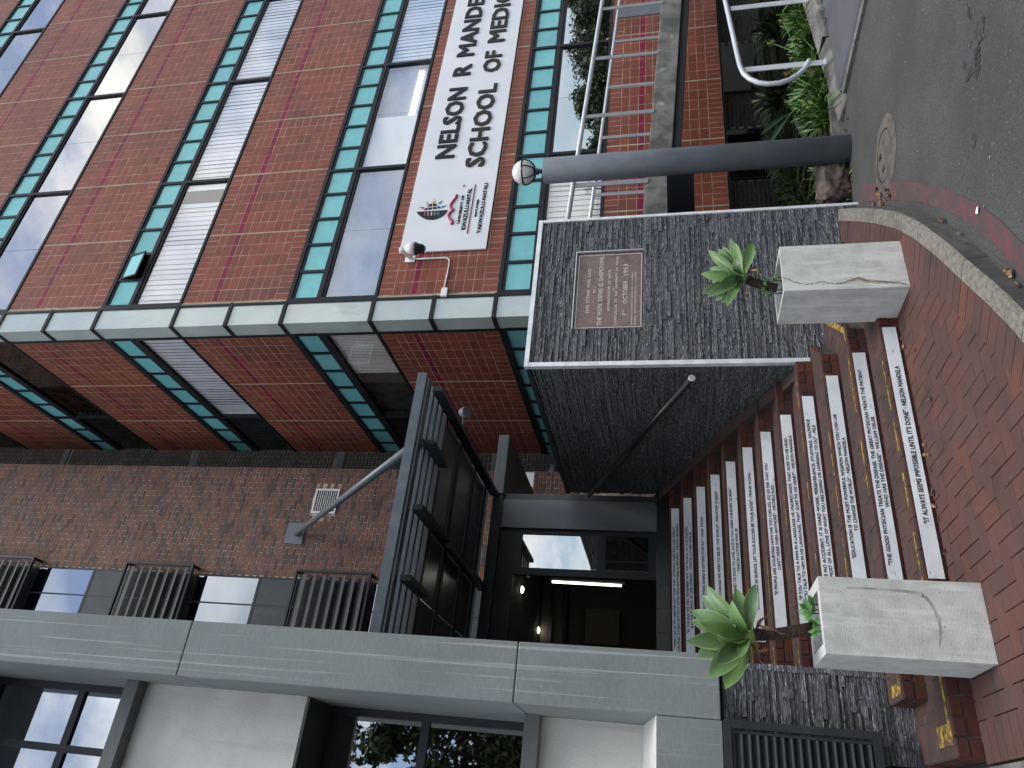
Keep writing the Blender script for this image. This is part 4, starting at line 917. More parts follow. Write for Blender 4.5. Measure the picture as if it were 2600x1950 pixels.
a, b = at_y(1122, 732, 9.64), at_y(1134, 752, 9.64); B(b.x, a.x, 9.62, 9.674, min(a.z, b.z), max(a.z, b.z)).obj('junction_box', M_wplast, cn, bevel=.004)

# ================================================================== GREY POST WITH GLOBE LAMP
PC = Vector((6.86, 6.38)); PR_ = .158; zt = 1.50
gp = thing('grey_post', 'thick round grey painted post standing on the asphalt edge, carrying the ramp', 'post', (PC.x, PC.y, -2.0))
MB().tube([(PC.x, PC.y, -2.02), (PC.x, PC.y, zt-.012), (PC.x, PC.y, zt)], [PR_, PR_, PR_-.012], 40).obj('shaft', M_post, gp, smooth=False)
for p_ in gp.children[0].data.polygons: p_.use_smooth = len(p_.vertices) == 4
MB().hexa([(PC.x-.03, PC.y+.1, -.30), (PC.x+.06, PC.y+.1, -.30), (PC.x+.06, 8.6, -.38), (PC.x-.03, 8.6, -.38)], [(PC.x-.03, PC.y+.1, .02), (PC.x+.06, PC.y+.1, .02), (PC.x+.06, 8.6, .0), (PC.x-.03, 8.6, .0)]).obj('bracket', M_dgrey, gp)
gl = thing('globe_lamp', 'opal globe lamp in a black half cage on top of the grey post', 'lamp', (PC.x, PC.y, zt))
gc = Vector((PC.x, PC.y, zt+.255)); gr = .148
MB().sphere(gc, gr, 28, 18).obj('globe', M_globe, gl, smooth=True)
m_ = MB(); m_.tube([(gc.x+(gr+.006)*math.cos(q), gc.y+(gr+.006)*math.sin(q), gc.z+.005) for q in [2*math.pi*i/32 for i in range(33)]], .009, 6, False)
for k in range(6):
    q = math.pi*k/3+.3; m_.tube([(gc.x+(gr+.006)*math.cos(t)*math.cos(q), gc.y+(gr+.006)*math.cos(t)*math.sin(q), gc.z+(gr+.006)*math.sin(t)) for t in [-i*1.25/8 for i in range(9)]], .007, 6, False)
m_.tube([(gc.x, gc.y, gc.z-gr*1.02), (gc.x, gc.y, gc.z-gr*.80)], [.04, .085], 16); m_.obj('cage', M_black, gl)
MB().tube([(PC.x, PC.y, zt-.002), (PC.x, PC.y, zt+.02), (PC.x, PC.y, zt+.021), (PC.x, PC.y, zt+.07), (PC.x, PC.y, zt+.071), (PC.x, PC.y, gc.z-gr)], [.038, .038, .03, .03, .042, .04], 14).obj('neck', M_black, gl)

# ================================================================== RAMP
RS = -.0545; r0 = 7.2; rampz = lambda x: .323+RS*(x-6.82)
ra = thing('access_ramp', 'stained concrete ramp running between the grey post and the red tower', 'ramp', (9, 7.2, 0))
def sl(x0, x1, y0, y1, zl, zh, nm, mt_, p=None, n=1):
    m_ = MB()
    m_.hexa([(x0, y0, rampz(x0)+zl), (x1, y0, rampz(x1)+zl), (x1, y1, rampz(x1)+zl), (x0, y1, rampz(x0)+zl)], [(x0, y0, rampz(x0)+zh), (x1, y0, rampz(x1)+zh), (x1, y1, rampz(x1)+zh), (x0, y1, rampz(x0)+zh)]); return m_.obj(nm, mt_, p, bevel=.012)
sl(5.6, 16, 7.2, 7.42, -.316, 0, 'edge_beam', M_oldconc, ra); sl(5.6, 16, 7.43, 8.6, -.30, -.14, 'slab', M_oldconc, ra); sl(5.6, 16, 8.61, 8.8, -.30, 0, 'edge_beam', M_oldconc, ra)
sl(5.6, 16, 7.30, 7.36, -.43, -.318, 'steel_channel', M_dgrey, ra)
B(14.2, 14.6, 7.5, 8.5, -2.4, -.45).obj('support', M_mgrey, ra)
rr = thing('ramp_railing', 'silver railing with two round rails and flat upright bars on the ramp', 'railing', (9, 7.2, .3))
m_ = MB().tube([(5.8, 7.2, rampz(5.8)+.985), (15.6, 7.2, rampz(15.6)+.94)], .034, 12); m_.obj('rail', M_rail, rr, smooth=True)
m_ = MB().tube([(5.8, 8.72, rampz(5.8)+.985), (15.6, 8.72, rampz(15.6)+.96)], .030, 12); m_.obj('rail', M_rail, rr, smooth=True)
k = 2.553
for (tx, ty, bx_, by) in ((590, 40, 960, 15), (540, 380, 935, 340), (485, 762, 900, 720)):
    p = at_y(1300+bx_/k, by/k, 7.19); B(p.x-.035, p.x+.035, 7.185, 7.197, rampz(p.x)-.03, rampz(p.x)+.95).obj('upright', M_flat, rr)
p = at_y(1300+860/k, 1172/k, 7.19); B(p.x-.04, p.x+.04, 7.185, 7.197, rampz(p.x)-.03, rampz(p.x)+.96).obj('upright', M_flat, rr)
for x in (12.9, 14.6): B(x-.035, x+.035, 7.185, 7.197, rampz(x)-.03, rampz(x)+.93).obj('upright', M_flat, rr)
for (tx, ty, bx_, by) in ((680, 270, 945, 230), (645, 565, 920, 525), (602, 893, 885, 855), (553, 1265, 855, 1230)):
    p = at_y(1300+tx/k, ty/k, 8.70); B(p.x-.035, p.x+.035, 8.69, 8.702, rampz(p.x)-.1, rampz(p.x)+.95).obj('upright', M_flat, rr)
p = at_y(1300+640/k, 95/k, 8.70); B(p.x-.14, p.x+.14, 8.69, 8.71, rampz(p.x)-.1, rampz(p.x)+.96).obj('upright', M_post, rr)

# lower ramp floor, edges, looped rail
Fc = [on_road(2149, 226), on_road(2199, -2)]; d = (Fc[1]-Fc[0]); far = Fc[0]+d*5
fl_ = MB(); top = -1.955
ringf = [(Fc[0].x, Fc[0].y), (far.x, far.y), (16, far.y), (16, 6.2), (Fc[0].x+.05, 6.2)]
fl_.hexa([(x, y, -2.5) for x, y in ringf], [(x, y, top-.0 if i else top-.03) for i, (x, y) in enumerate(ringf)]); struct(fl_, 'ramp_floor', M_rampfl)
n_ = Vector((-d.y, d.x)).normalized()*.07
n_ = Vector((-abs(n_.x), n_.y if n_.x < 0 else -n_.y))
e = MB(); e.hexa([(Fc[0].x+n_.x, Fc[0].y+n_.y, -2.5), (far.x+n_.x, far.y+n_.y, -2.5), (far.x-.002, far.y, -2.5), (Fc[0].x-.002, Fc[0].y, -2.5)], [(Fc[0].x+n_.x, Fc[0].y+n_.y, top-.025), (far.x+n_.x, far.y+n_.y, top+.006), (far.x-.002, far.y, top+.006), (Fc[0].x-.002, Fc[0].y, top-.02)]); struct(e, 'ramp_edge', M_oldconc)
kb = thing('ramp_kerb', 'weathered concrete kerb beam under the looped rail at the planted bed', 'kerb', (9, 6.25, -2))
a0 = at_y(2143, 250, 6.15); a1 = at_y(2081, 0, 6.15); s_ = (a1.z-a0.z)/(a1.x-a0.x)
b0 = at_y(2117, 271, 6.42); b1 = at_y(2035, 0, 6.42); s2 = (b1.z-b0.z)/(b1.x-b0.x)
xs0 = a0.x; kz = lambda x: b0.z + s2*(x-b0.x)
L1 = 6.5
m_ = MB(); m_.hexa([(xs0, 6.15, -2.4), (xs0+L1, 6.15, -2.4), (xs0+L1, 6.42, -2.4), (xs0-.08, 6.42, -2.4)], [(xs0, 6.15, kz(xs0)-.05), (xs0+L1, 6.15, kz(xs0+L1)-.05), (xs0+L1, 6.42, kz(xs0+L1)), (xs0-.08, 6.42, kz(xs0))]); m_.obj('beam', M_oldconc, kb, bevel=.015)
for x in (xs0+1.15, xs0+2.9): B(x-.006, x+.006, 6.145, 6.425, -2.3, kz(x)+.002).obj('joint', M_sand, kb)
lp = thing('looped_rail', 'white tube rail with a rounded loop end on the low kerb at the right', 'railing', (8, 6.3, -1.7))
YL = 6.28; pts = [(1828, -40), (1841, 0), (1860, 85), (1874, 148), (1879, 168), (1888, 187), (1903, 200), (1925, 210), (1950, 213.5), (1978, 211), (2004, 203), (2025, 191), (2043, 175), (2052, 160), (2055, 153)]
P2 = [at_y(x, y, YL) for x, y in pts]
P2[0] = P2[1] + (P2[1]-P2[2])*12
MB().tube(P2, .031, 14).obj('tube', M_rail, lp, smooth=True)
for (tx, ty, bx_, by) in ((1892, 173, 2084, 159), (1857, 19, 2034, 2)):
    t_, b_ = at_y(tx, ty, YL), at_y(bx_, by, YL); x = b_.x
    B(x-.045, x+.045, YL-.006, YL+.006, kz(x)-.03, t_.z+.01).obj('upright', M_flat if False else M_rail, lp); B(x-.055, x+.055, YL-.02, YL+.02, kz(x)-.02, kz(x)+.01).obj('foot', M_rail, lp)
x = P2[1].x+1.3; B(x-.045, x+.045, YL-.006, YL+.006, kz(x)-.03, P2[1].z+.2).obj('upright', M_rail, lp)

# planted bed
struct(B(5.2, 16, 6.44, 10.75, -2.5, -2.03), 'planting_bed', M_soil)
be = thing('bed_edging', 'low pale concrete edging strip between the asphalt and the planted bed', 'edging', (6.9, 6.5, -2))
a, b = on_road(2131, 345), on_road(2112, 255)
m_ = MB(); A_ = on_road(2142, 352); Bx = on_road(2140, 262); 
m_.bar((A_.x-.15, A_.y+.06, -1.97), (Bx.x+.25, Bx.y+.06, -1.965), .07, .13); m_.obj('edging_stone', M_oldconc, be)
A_ = on_road(2150, 512); Bx = on_road(2141, 424); m_ = MB(); m_.bar((A_.x-.1, A_.y+.05, -1.985), (Bx.x+.05, Bx.y+.05, -1.975), .06, .11); m_.obj('edging_stone', M_kerb, be)
rc = at_y(2107, 465, 6.62); rk = thing('rock', 'rough brown boulder lying in the bed between the post and the stone block', 'rock', (rc.x, rc.y, -2.03))
def rock(c, sx, sy, sz, name, parent):
    m_ = MB(); n, mm = 60, 40
    from mathutils import noise as nz_
    for i in range(mm+1):
        th = math.pi*i/mm
        for k_ in range(n):
            ph = 2*math.pi*k_/n; dv = Vector((math.sin(th)*math.cos(ph), math.sin(th)*math.sin(ph), math.cos(th)))
            r_ = 1+.30*nz_.noise(dv*1.5+Vector((3, 1, 2)))+.16*nz_.noise(dv*3.5)+.07*nz_.noise(dv*9)+.05*nz_.noise(dv*22); e_ = [math.copysign(abs(q)**.8, q) for q in dv]
            m_.v.append((c.x+sx*r_*e_[0], c.y+sy*r_*e_[1], c.z+sz*r_*e_[2]))
    for i in range(mm):
        for k_ in range(n): a_ = i*n+k_; b_ = i*n+(k_+1) % n; m_.f.append((a_, a_+n, b_+n, b_)); m_.m.append(0)
    return m_.obj(name, M_rock, parent, smooth=True)
rock(Vector((rc.x, rc.y, rc.z-.02)), .30, .17, .19, 'boulder', rk)

# ================================================================== PLANTERS
def planter(x0, x1, y0, y1, label, w_=.035):
    t = thing('concrete_planter', label, 'planter', ((x0+x1)/2, (y0+y1)/2, PZ), 'tall square concrete planters at the foot of the steps')
    zt = -.873; m_ = MB()
    o = [(x0, y0), (x1, y0), (x1, y1), (x0, y1)]; i_ = [(x0+w_, y0+w_), (x1-w_, y0+w_), (x1-w_, y1-w_), (x0+w_, y1-w_)]; n = 0
    fl = .006
    ob = [(x+fl*(1 if x == x0 else -1)*-1*0, y) for x, y in o]
    for k_ in range(4):
        j = (k_+1) % 4
        m_.quad((*o[k_], PZ), (*o[j], PZ), (*o[j], zt), (*o[k_], zt)); m_.quad((*o[k_], zt), (*o[j], zt), (*i_[j], zt), (*i_[k_], zt)); m_.quad((*i_[j], zt-.5), (*i_[k_], zt-.5), (*i_[k_], zt), (*i_[j], zt))
    me_o = m_.obj('shell', M_conc, t)
    bm_ = None
    B(x0+w_-.001, x1-w_+.001, y0+w_-.001, y1-w_+.001, zt-.20, zt-.10).obj('soil', M_soil, t)
    return t
pr = planter(3.697, 4.147, 4.842, 5.292, 'concrete planter with a long rusty crack, at the right end of the bottom step')
plt_ = planter(.975, 1.432, 4.762, 5.212, 'mottled concrete planter without a crack, nearest the camera left of the steps', .068)
# crack with rust stain on the right planter, branching stain on the left one
cr_ = [(1988, 705), (2003, 710), (2018, 716), (2032, 720), (2050, 722), (2068, 720), (2085, 715), (2100, 718), (2122, 721), (2145, 717), (2160, 711), (2180, 706), (2200, 712), (2225, 714), (2255, 716), (2285, 718), (2308, 724)]
M_crack = flat('crack_shadow', (.05, .045, .04), 1); M_rust = mat('rust_stain', (.30, .26, .18), .9, noise=((.46, .45, .42), 14, .45, .65)); M_mould = mat('mould_stain', (.27, .265, .23), .9, noise=((.42, .42, .40), 11, .42, .62))
m_ = MB(); cj = []
for (x_, y_), (x2, y2) in zip(cr_[:-1], cr_[1:]):
    for k_ in range(4): t_ = k_/4; cj.append((x_+(x2-x_)*t_+rnd.uniform(-1, 1), y_+(y2-y_)*t_+rnd.uniform(-1.3, 1.3)))
for (x_, y_), (x2, y2) in zip(cj[:-1], cj[1:]):
    wd = rnd.uniform(.4, 1.0); m_.quad(at_y(x_, y_-wd, 4.8408), at_y(x_, y_+wd, 4.8408), at_y(x2, y2+wd, 4.8408), at_y(x2, y2-wd, 4.8408))
m_.obj('crack', M_crack, pr)
m_ = MB()
for k_ in range(8, len(cr_)-1):
    (x_, y_), (x2, y2) = cr_[k_], cr_[k_+1]; u0 = 5*math.sin(math.pi*(k_-8)/(len(cr_)-9))+1; u1 = 5*math.sin(math.pi*(k_-7)/(len(cr_)-9))+1
    m_.quad(at_y(x_, y_-u0*.6, 4.8412), at_y(x_, y_+u0, 4.8412), at_y(x2, y2+u1, 4.8412), at_y(x2, y2-u1*.6, 4.8412))
m_.obj('rust_stain', M_rust, pr)
m_ = MB(); st_ = [(2150, 1492, 2), (2185, 1493, 2.5), (2240, 1496, 2), (2290, 1500, 3), (2330, 1506, 5), (2345, 1512, 6), (2362, 1530, 4), (2374, 1552, 3), (2384, 1575, 4), (2388, 1600, 3), (2386, 1640, 1)]
for (x_, y_, a_), (x2, y2, b_) in zip(st_[:-1], st_[1:]):
    if x2 < 2350: m_.quad(at_y(x_, y_-a_, 4.7608), at_y(x_, y_+a_, 4.7608), at_y(x2, y2+b_, 4.7608), at_y(x2, y2-b_, 4.7608))
    else: m_.quad(at_y(x_-a_, y_, 4.7608), at_y(x2-b_, y2, 4.7608), at_y(x2+b_, y2, 4.7608), at_y(x_+a_, y_, 4.7608))
m_.obj('mould_stain', M_mould, plt_)
m_ = MB(); sb = [(2492, 2510, 1489), (2494, 2513, 1500), (2500, 2516, 1515), (2503, 2518, 1530), (2507, 2519, 1545), (2511, 2521, 1560), (2517, 2524, 1590), (2522, 2526, 1620)]
for (a_, b_, y_), (a2, b2, y2) in zip(sb[:-1], sb[1:]): m_.quad(*[at_y(*q, 4.7606) for q in ((a_, y_), (a2, y2), (min(b2, 2535), y2), (b_, y_))])
m_.obj('soot_stain', mat('soot_stain', (.035, .034, .033), .95, noise=((.30, .30, .29), 22, .46, .62)), plt_)

# ================================================================== AGAVES
def leaf_mesh(b, t, w_, sag, nrm, fold=.25, n=12, twist=0, mt_=None, name='leaf'):
    """lance-shaped leaf from b to t, bulging by sag along nrm, V-folded"""
    b, t, nrm = Vector(b), Vector(t), Vector(nrm).normalized(); ax = (t-b); L_ = ax.length; axn = ax.normalized()
    side = axn.cross(nrm).normalized(); nr = side.cross(axn).normalized(); m_ = MB(); rows = []
    for i in range(n+1):
        s = i/n; wd = w_*(.30+.70*math.sin(math.pi*min(1, s*1.02+.02)**.9)) if s < .5 else w_*max(.012, math.sin(math.pi*(s*.985))**.72)
        if s < .12: wd = w_*(.42+.2*s)
        elif s < .5: wd = w_*(.42+.58*math.sin(math.pi/2*(s-.12)/.38)**1.1)
        else: wd = w_*max(.0, 1-((s-.5)/.5)**2.3)
        c_ = b+ax*s+nr*(sag*4*s*(1-s)); sd = (side*math.cos(twist*s)+nr*math.sin(twist*s)).normalized(); nn = axn.cross(sd)*-1
        if nn.dot(nr) < 0: nn = -nn
        row = []
        for q in (-1, -.86, -.45, 0, .45, .86, 1):
            lift = fold*wd*(abs(q)**1.5)*(1-s*.5) ; wob = .03*w_*math.sin(9*s+q*2)
            row.append(c_+sd*(wd/2*q)+nn*(lift*.5+(wob if abs(q) > .8 else 0)))
        rows.append(row)
    for r_ in rows: m_.v += [tuple(p_) for p_ in r_]
    for i in range(n):
        for q in range(6): a_ = i*7+q; m_.f.append((a_, a_+1, a_+8, a_+7)); m_.m.append(1 if q in (0, 5) else 0)
    return m_.mesh(name, [M_leafA, M_leafE] if mt_ is None else [mt_, mt_], True)
def agave(name_label, head, Y, tips, stem, base, small=()):
    hc = at_y(*head, Y); t = thing('agave', name_label, 'plant', at_y(*base, Y), 'agaves in the concrete planters')
    MB().tube([at_y(x_, y_, Y) for x_, y_ in stem], [.030, .034, .036, .038, .042][:len(stem)], 14).obj('stem', M_stem, t, smooth=True)
    m_ = MB()
    for i in range(len(stem)-1):
        a_, b_ = at_y(*stem[i], Y), at_y(*stem[i+1], Y)
        for k_ in range(9): c_ = a_.lerp(b_, k_/9); dr = (b_-a_).normalized(); m_.tube([c_, c_+dr*.004], [.041, .036], 12)
    m_.obj('leaf_scars', M_stem, t)
    MB().tube([at_y(*stem[0], Y), hc, hc+(hc-at_y(*stem[0], Y)).normalized()*.06], [.034, .045, .03], 12).obj('heart', M_leafA, t, smooth=True)
    for (tx, ty, dy, w_, sag, up) in tips:
        tp = at_y(tx, ty, Y+dy); dr = (tp-hc).normalized(); bs = hc+dr*.025
        toward = -hc.normalized()
        nrm = (toward*(1-abs(up)) + Vector((0, 0, 1))*up).normalized()
        if abs(nrm.dot(dr)) > .85: nrm = (nrm+Vector((0, 0, .8))).normalized()
        put('leaf', leaf_mesh(bs, tp, w_*rnd.uniform(.84, 1.06), sag+rnd.uniform(-.01, .025), nrm, .5, 14, rnd.uniform(-.5, .5)), t)
    return t
K5 = 5.027; f5 = lambda x, y: (1720+x/K5, 1450+y/K5)
tipsL = [(370, 180, .06, .115, .03, .2), (745, 215, .05, .105, .02, .1), (990, 165, -.05, .10, .03, .2), (170, 500, .03, .12, .02, .15), (165, 630, .10, .10, .01, .2), (110, 892, -.04, .13, .02, .1), (235, 1095, .03, .12, .02, .2),
         (380, 1385, -.10, .135, .03, .1), (612, 1510, -.02, .13, .03, .2), (660, 1440, .07, .10, .02, .2), (290, 650, -.14, .12, .02, .15), (480, 790, -.18, .11, .02, .2), (690, 372, -.14, .09, .03, .3), (560, 560, .02, .12, .02, .2), (800, 1115, -.16, .07, .02, .3), (480, 1200, -.17, .11, .02, .2), (740, 690, -.2, .08, .02, .4), (300, 300, .12, .11, .02, .2), (300, 960, .14, .12, .02, .2), (900, 330, .10, .10, .02, .2), (520, 1330, .12, .12, .02, .1)]
agave('larger agave with a wide rosette of green leaves in the mottled left planter', f5(925, 840), 4.99, [(*f5(a_, b_), *r_) for a_, b_, *r_ in tipsL], [f5(985, 812), f5(1120, 812), f5(1330, 800), f5(1550, 760), f5(1740, 735)], f5(1740, 735))
K4 = 6.636; f4 = lambda x, y: (1750+x/K4, 580+y/K4)
tipsR = [(690, 150, .02, .075, .02, .2), (320, 365, .05, .09, .02, .2), (485, 340, .09, .075, .01, .2), (770, 235, -.05, .08, .02, .15), (1070, 215, -.06, .105, .03, .1), (790, 480, -.12, .07, .03, .3), (190, 765, -.03, .10, .02, .1), (350, 670, .10, .08, .02, .2),
         (200, 1095, .04, .085, .02, .2), (290, 1165, -.05, .095, .02, .15), (540, 1270, .04, .085, .02, .2), (630, 1330, -.07, .095, .03, .2), (640, 660, -.15, .085, .03, .3), (500, 950, -.14, .08, .02, .2), (800, 940, -.14, .075, .02, .4), (380, 900, .12, .08, .02, .2), (560, 300, .10, .08, .02, .2), (960, 330, .08, .08, .02, .2), (430, 1230, .10, .08, .02, .2)]
agave('smaller agave on a leaning stem in the cracked right planter', f4(910, 830), 5.067, [(*f4(a_, b_), *r_) for a_, b_, *r_ in tipsR], [f4(985, 870), f4(1120, 920), f4(1290, 970), f4(1480, 1010)], f4(1480, 1010))
# withered leaves on both
def withered(px, Y, lab_):
    t = thing('withered_leaf', lab_, 'leaf', at_y(*px[0], Y)); m_ = leaf_mesh(at_y(*px[0], Y), at_y(*px[1], Y), .035, .02, (-.5, -.8, .2), 1.2, 8, 2.5, M_dry); put('blade', m_, t)
withered([f5(1045, 690), f5(1390, 800)], 4.9, 'pale withered leaf hanging across the stem of the larger agave')
withered([f5(960, 870), f5(1060, 1030)], 4.95, 'curled half green dead leaf under the head of the larger agave')
withered([f5(1050, 1020), f5(1215, 985)], 4.93, 'tan curled leaf tip below the larger agave')
withered([f4(1040, 700), f4(1250, 780)], 5.0, 'thin tan dead leaf under the smaller agave head')
withered([f5(940, 900), f5(1100, 1190)], 5.03, 'long brown withered leaf drooping left of the larger agave stem')
withered([f5(990, 760), f5(1150, 540)], 5.04, 'dark brown withered leaf right of the larger agave stem')
withered([f4(960, 800), f4(1130, 640)], 5.1, 'shrivelled leaf right of the smaller agave stem')
withered([f4(930, 1000), f4(1010, 1220)], 5.02, 'yellow and brown dead leaf hanging from the smaller agave')
# small herbs in the planters
def herb(cs, Y, lab_, size):
    t = thing('small_weed', lab_, 'plant', at_y(*cs[0], Y)); m_ = MB(); ms = []
    for c_ in cs:
        p_ = at_y(*c_, Y+rnd.uniform(-.05, .05)); n = 8
        for k_ in range(n):
            q = 2*math.pi*k_/n+rnd.uniform(-.3, .3); dr = Vector((math.cos(q)*.8, math.sin(q)*.5, .45+rnd.uniform(-.4, .4))).normalized(); tip = p_+dr*size*rnd.uniform(.8, 1.15)
            side = dr.cross(Vector((.2, -.9, .3))).normalized()*size*.26; mid = p_.lerp(tip, .6)
            m_.poly([p_, mid-side, tip, mid+side])
    m_.obj('leaves', M_herb, t)
    m_ = MB()
    for c_ in cs: m_.tube([at_y(*c_, Y), (at_y(*c_, Y).x, Y, -.98)], .004, 5)
    m_.obj('stalks', M_stem, t)
herb([f5(1660, 490), f5(1750, 430), f5(1710, 540)], 4.93, 'bright green weed with lobed leaves in the left planter', .065)
herb([f5(1780, 770), f5(1740, 690), f5(1800, 690)], 4.93, 'small green weed at the foot of the larger agave stem', .05)
herb([f4(1290, 1040), f4(1380, 1100)], 5.05, 'small green weed left of the smaller agave stem', .05)
herb([f4(1430, 880), f4(1300, 890), f4(1490, 830)], 5.02, 'olive weed right of the smaller agave stem', .045)

# ================================================================== BED PLANTS
def strap_clump(c_, n, Lm, lab_, spread=1.0, seed=1, mt_=None):
    r_ = random.Random(seed); t = thing('strap_leaf_plant', lab_, 'plant', c_, 'strap leaved plants in the bed'); m_ = MB()
    for k_ in range(n):
        q = r_.uniform(0, 2*math.pi); L_ = Lm*r_.uniform(.8, 1.45); el = r_.uniform(.35, 1.45); b_ = Vector(c_)+Vector((r_.uniform(-.14, .14), r_.uniform(-.1, .1), 0)); d_ = Vector((math.cos(q), math.sin(q), 0)); side = Vector((-d_.y, d_.x, 0)); wd = r_.uniform(.012, .023); prev = None; sg_ = 7
        for i in range(sg_+1):
            s = i/sg_; droop = s*s*L_*.55*spread; p_ = b_+d_*(L_*s*math.cos(el)*spread)+Vector((0, 0, L_*s*math.sin(el)-droop*.8)); w2 = wd*(1-s**2.5)+.001
            if prev: m_.quad(prev[0]-side*prev[1], prev[0]+side*prev[1], p_+side*w2, p_-side*w2)
            prev = (p_, w2)
    m_.obj('leaves', mt_ or M_strap, t); return t
def bp(px, py_, Y): p_ = at_y(px, py_, Y); return Vector((p_.x, Y, -2.03))
for i, (px, py_, Y, n, L_, lb_) in enumerate(((2080, 95, 6.75, 90, .50, 'lush strap leaved plant right behind the looped rail'), (2065, 40, 7.0, 80, .50, 'strap leaved plant under the right upright of the looped rail'), (2070, 150, 6.9, 80, .52, 'strap leaved plant inside the rail loop'),
      (2090, 215, 6.75, 95, .55, 'broad strap leaved plant just left of the rail loop'), (2100, 290, 6.8, 90, .55, 'strap leaved plant just right of the grey post'), (2075, 250, 7.3, 60, .5, 'darker strap leaved plant at the back of the bed'), (2090, 445, 6.9, 60, .42, 'thin dark strap leaved plant behind the boulder'), (2085, 505, 6.8, 50, .40, 'sparse strap leaved plant beside the stone block'), (2060, -40, 7.0, 70, .5, 'strap leaved plant at the right end of the bed'))):
    strap_clump(bp(px, py_, Y), int(n*1.5), L_*1.15, lb_, 1, i+3)
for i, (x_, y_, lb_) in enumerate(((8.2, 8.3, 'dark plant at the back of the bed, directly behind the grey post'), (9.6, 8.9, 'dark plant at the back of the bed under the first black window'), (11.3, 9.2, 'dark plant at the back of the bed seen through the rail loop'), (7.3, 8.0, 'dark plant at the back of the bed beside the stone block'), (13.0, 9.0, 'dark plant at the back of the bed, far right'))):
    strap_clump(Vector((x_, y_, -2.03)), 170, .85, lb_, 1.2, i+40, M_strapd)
k2 = 5.53
for j, (fx, fy, bx_, by, Y, lb_) in enumerate(((870, 600, 1080, 680, 6.6, 'olive seed head on a stalk in front of the dark window'), (1040, 290, 1160, 560, 6.7, 'largest olive seed head, higher on the right'), (1310, 530, 1400, 620, 6.6, 'yellow green flower head low among the strap leaves'), (1110, 1020, 1370, 1170, 6.6, 'pale dry seed head inside the rail loop'), (1490, 1000, 1380, 1180, 6.55, 'small pale dry seed head near the foot of the rail'))):
    p_ = at_y(1800+fx/k2, fy/k2, Y); b_ = at_y(1800+bx_/k2, by/k2, Y); t = thing('seed_head', lb_, 'flower', b_); MB().tube([b_+(b_-p_)*.8, b_, p_], .005, 5).obj('stalk', M_herb, t); m_ = MB()
    for k_ in range(46):
        dr = Vector((rnd.gauss(0, 1), rnd.gauss(0, 1), rnd.gauss(0, 1))).normalized(); tip = p_+dr*.075*rnd.uniform(.6, 1.1); side = dr.cross(Vector((.3, .5, .8))).normalized()*.006
        m_.quad(p_+dr*.01, p_+dr*.04-side, tip, p_+dr*.04+side)
    m_.obj('florets', M_flower if j < 3 else M_dry, t)
# palm seedling with broad dark fronds
pm = thing('palm_seedling', 'dark broad fronded young palm in the shade behind the strap leaves', 'plant', (8.2, 8.0, -2.03))
for (x_, y_, X_, Y_) in ((1960, 320, 1930, 345), (1975, 300, 1990, 250), (2000, 300, 2020, 220), (1990, 330, 1950, 375), (2010, 310, 2060, 380)):
    put('frond', leaf_mesh(at_y(2010, 285, 7.9), at_y(X_, Y_, 7.7), .085, .05, (-.4, -.8, .3), .3, 9, 0, M_dfrond), pm)
MB().tube([at_y(2010, 285, 7.9), Vector((at_y(2010, 285, 7.9).x, 7.9, -2.03))], .012, 6).obj('stem', M_stem, pm)

# ================================================================== DRY LEAVES
leafm = []
for s_ in range(4):
    rs = random.Random(s_); m_ = MB(); n = 6; L_ = .05
    for i in range(n):
        for q in (0, 1):
            def pt(u, v_): x = (u-.5)*L_; wd = .016*math.sin(math.pi*u)**.8+.0005; return (x, (v_-.5)*2*wd, .006+.012*abs(v_-.5)*2+.010*math.sin(3*u+s_)+.004*s_*u)
            m_.quad(pt(i/n, q*.5), pt((i+1)/n, q*.5), pt((i+1)/n, (q+1)*.5), pt(i/n, (q+1)*.5))
    leafm.append(m_.mesh('dry_leaf', M_dry))
spots = [(2236, 500), (2243, 515), (2240, 490), (2222, 522), (2252, 505), (2248, 524), (2230, 480), (2262, 497), (2212, 530), (2258, 478), (2395, 570), (2430, 590), (2445, 603), (2472, 628), (2478, 640), (2490, 650), (2400, 560), (2560, 690), (2570, 702), (2585, 715), (2592, 728), (2600, 740), (2575, 690), (2165, 460), (2158, 478), (2162, 488), (2155, 300), (2150, 330)]
for i, (x_, y_) in enumerate(spots):
    p_ = on_road(x_, y_, .0); o = bpy.data.objects.new('dry_leaf', leafm[i % 4]); col.objects.link(o); o.location = (p_.x, p_.y, road_z(p_.x, p_.y)+.002); o.rotation_euler = (rnd.uniform(-.5, .5), rnd.uniform(-.4, .4), rnd.uniform(0, 6.3)); sc_ = rnd.uniform(.7, 1.7); o.scale = (sc_, sc_, sc_)
    lb_ = 'dry leaf in the cluster beside the manhole cover, at the head of the kerb' if i < 10 else 'dry leaf on the asphalt along the nearer, curving stretch of kerb' if i < 23 else 'dry leaf at the asphalt edge near the foot of the grey post'
    tag(o, lb_, 'leaf', 'dry leaves beside the manhole cover' if i < 10 else 'dry leaves along the near kerb' if i < 23 else 'dry leaves by the grey post')
for i, (x_, y_) in enumerate([(2352, 1130), (2362, 1155), (2349, 1160), (2366, 1195), (2368, 1260), (2375, 1285), (2380, 1325), (2372, 1250), (2366, 1015), (2325, 890), (2403, 1398), (2298, 880), (2292, 860)]):
    p_ = at_z(x_, y_, PZ); o = bpy.data.objects.new('dry_leaf', leafm[i % 4]); col.objects.link(o); o.location = (p_.x, min(p_.y, 5.20), PZ+.002); o.rotation_euler = (rnd.uniform(-.4, .4), rnd.uniform(-.4, .4), rnd.uniform(0, 6.3)); sc_ = rnd.uniform(.5, 1.1); o.scale = (sc_, sc_, sc_)
    tag(o, 'small dry leaf on the clay pavers at the foot of the bottom step', 'leaf', 'dry leaves at the bottom step')
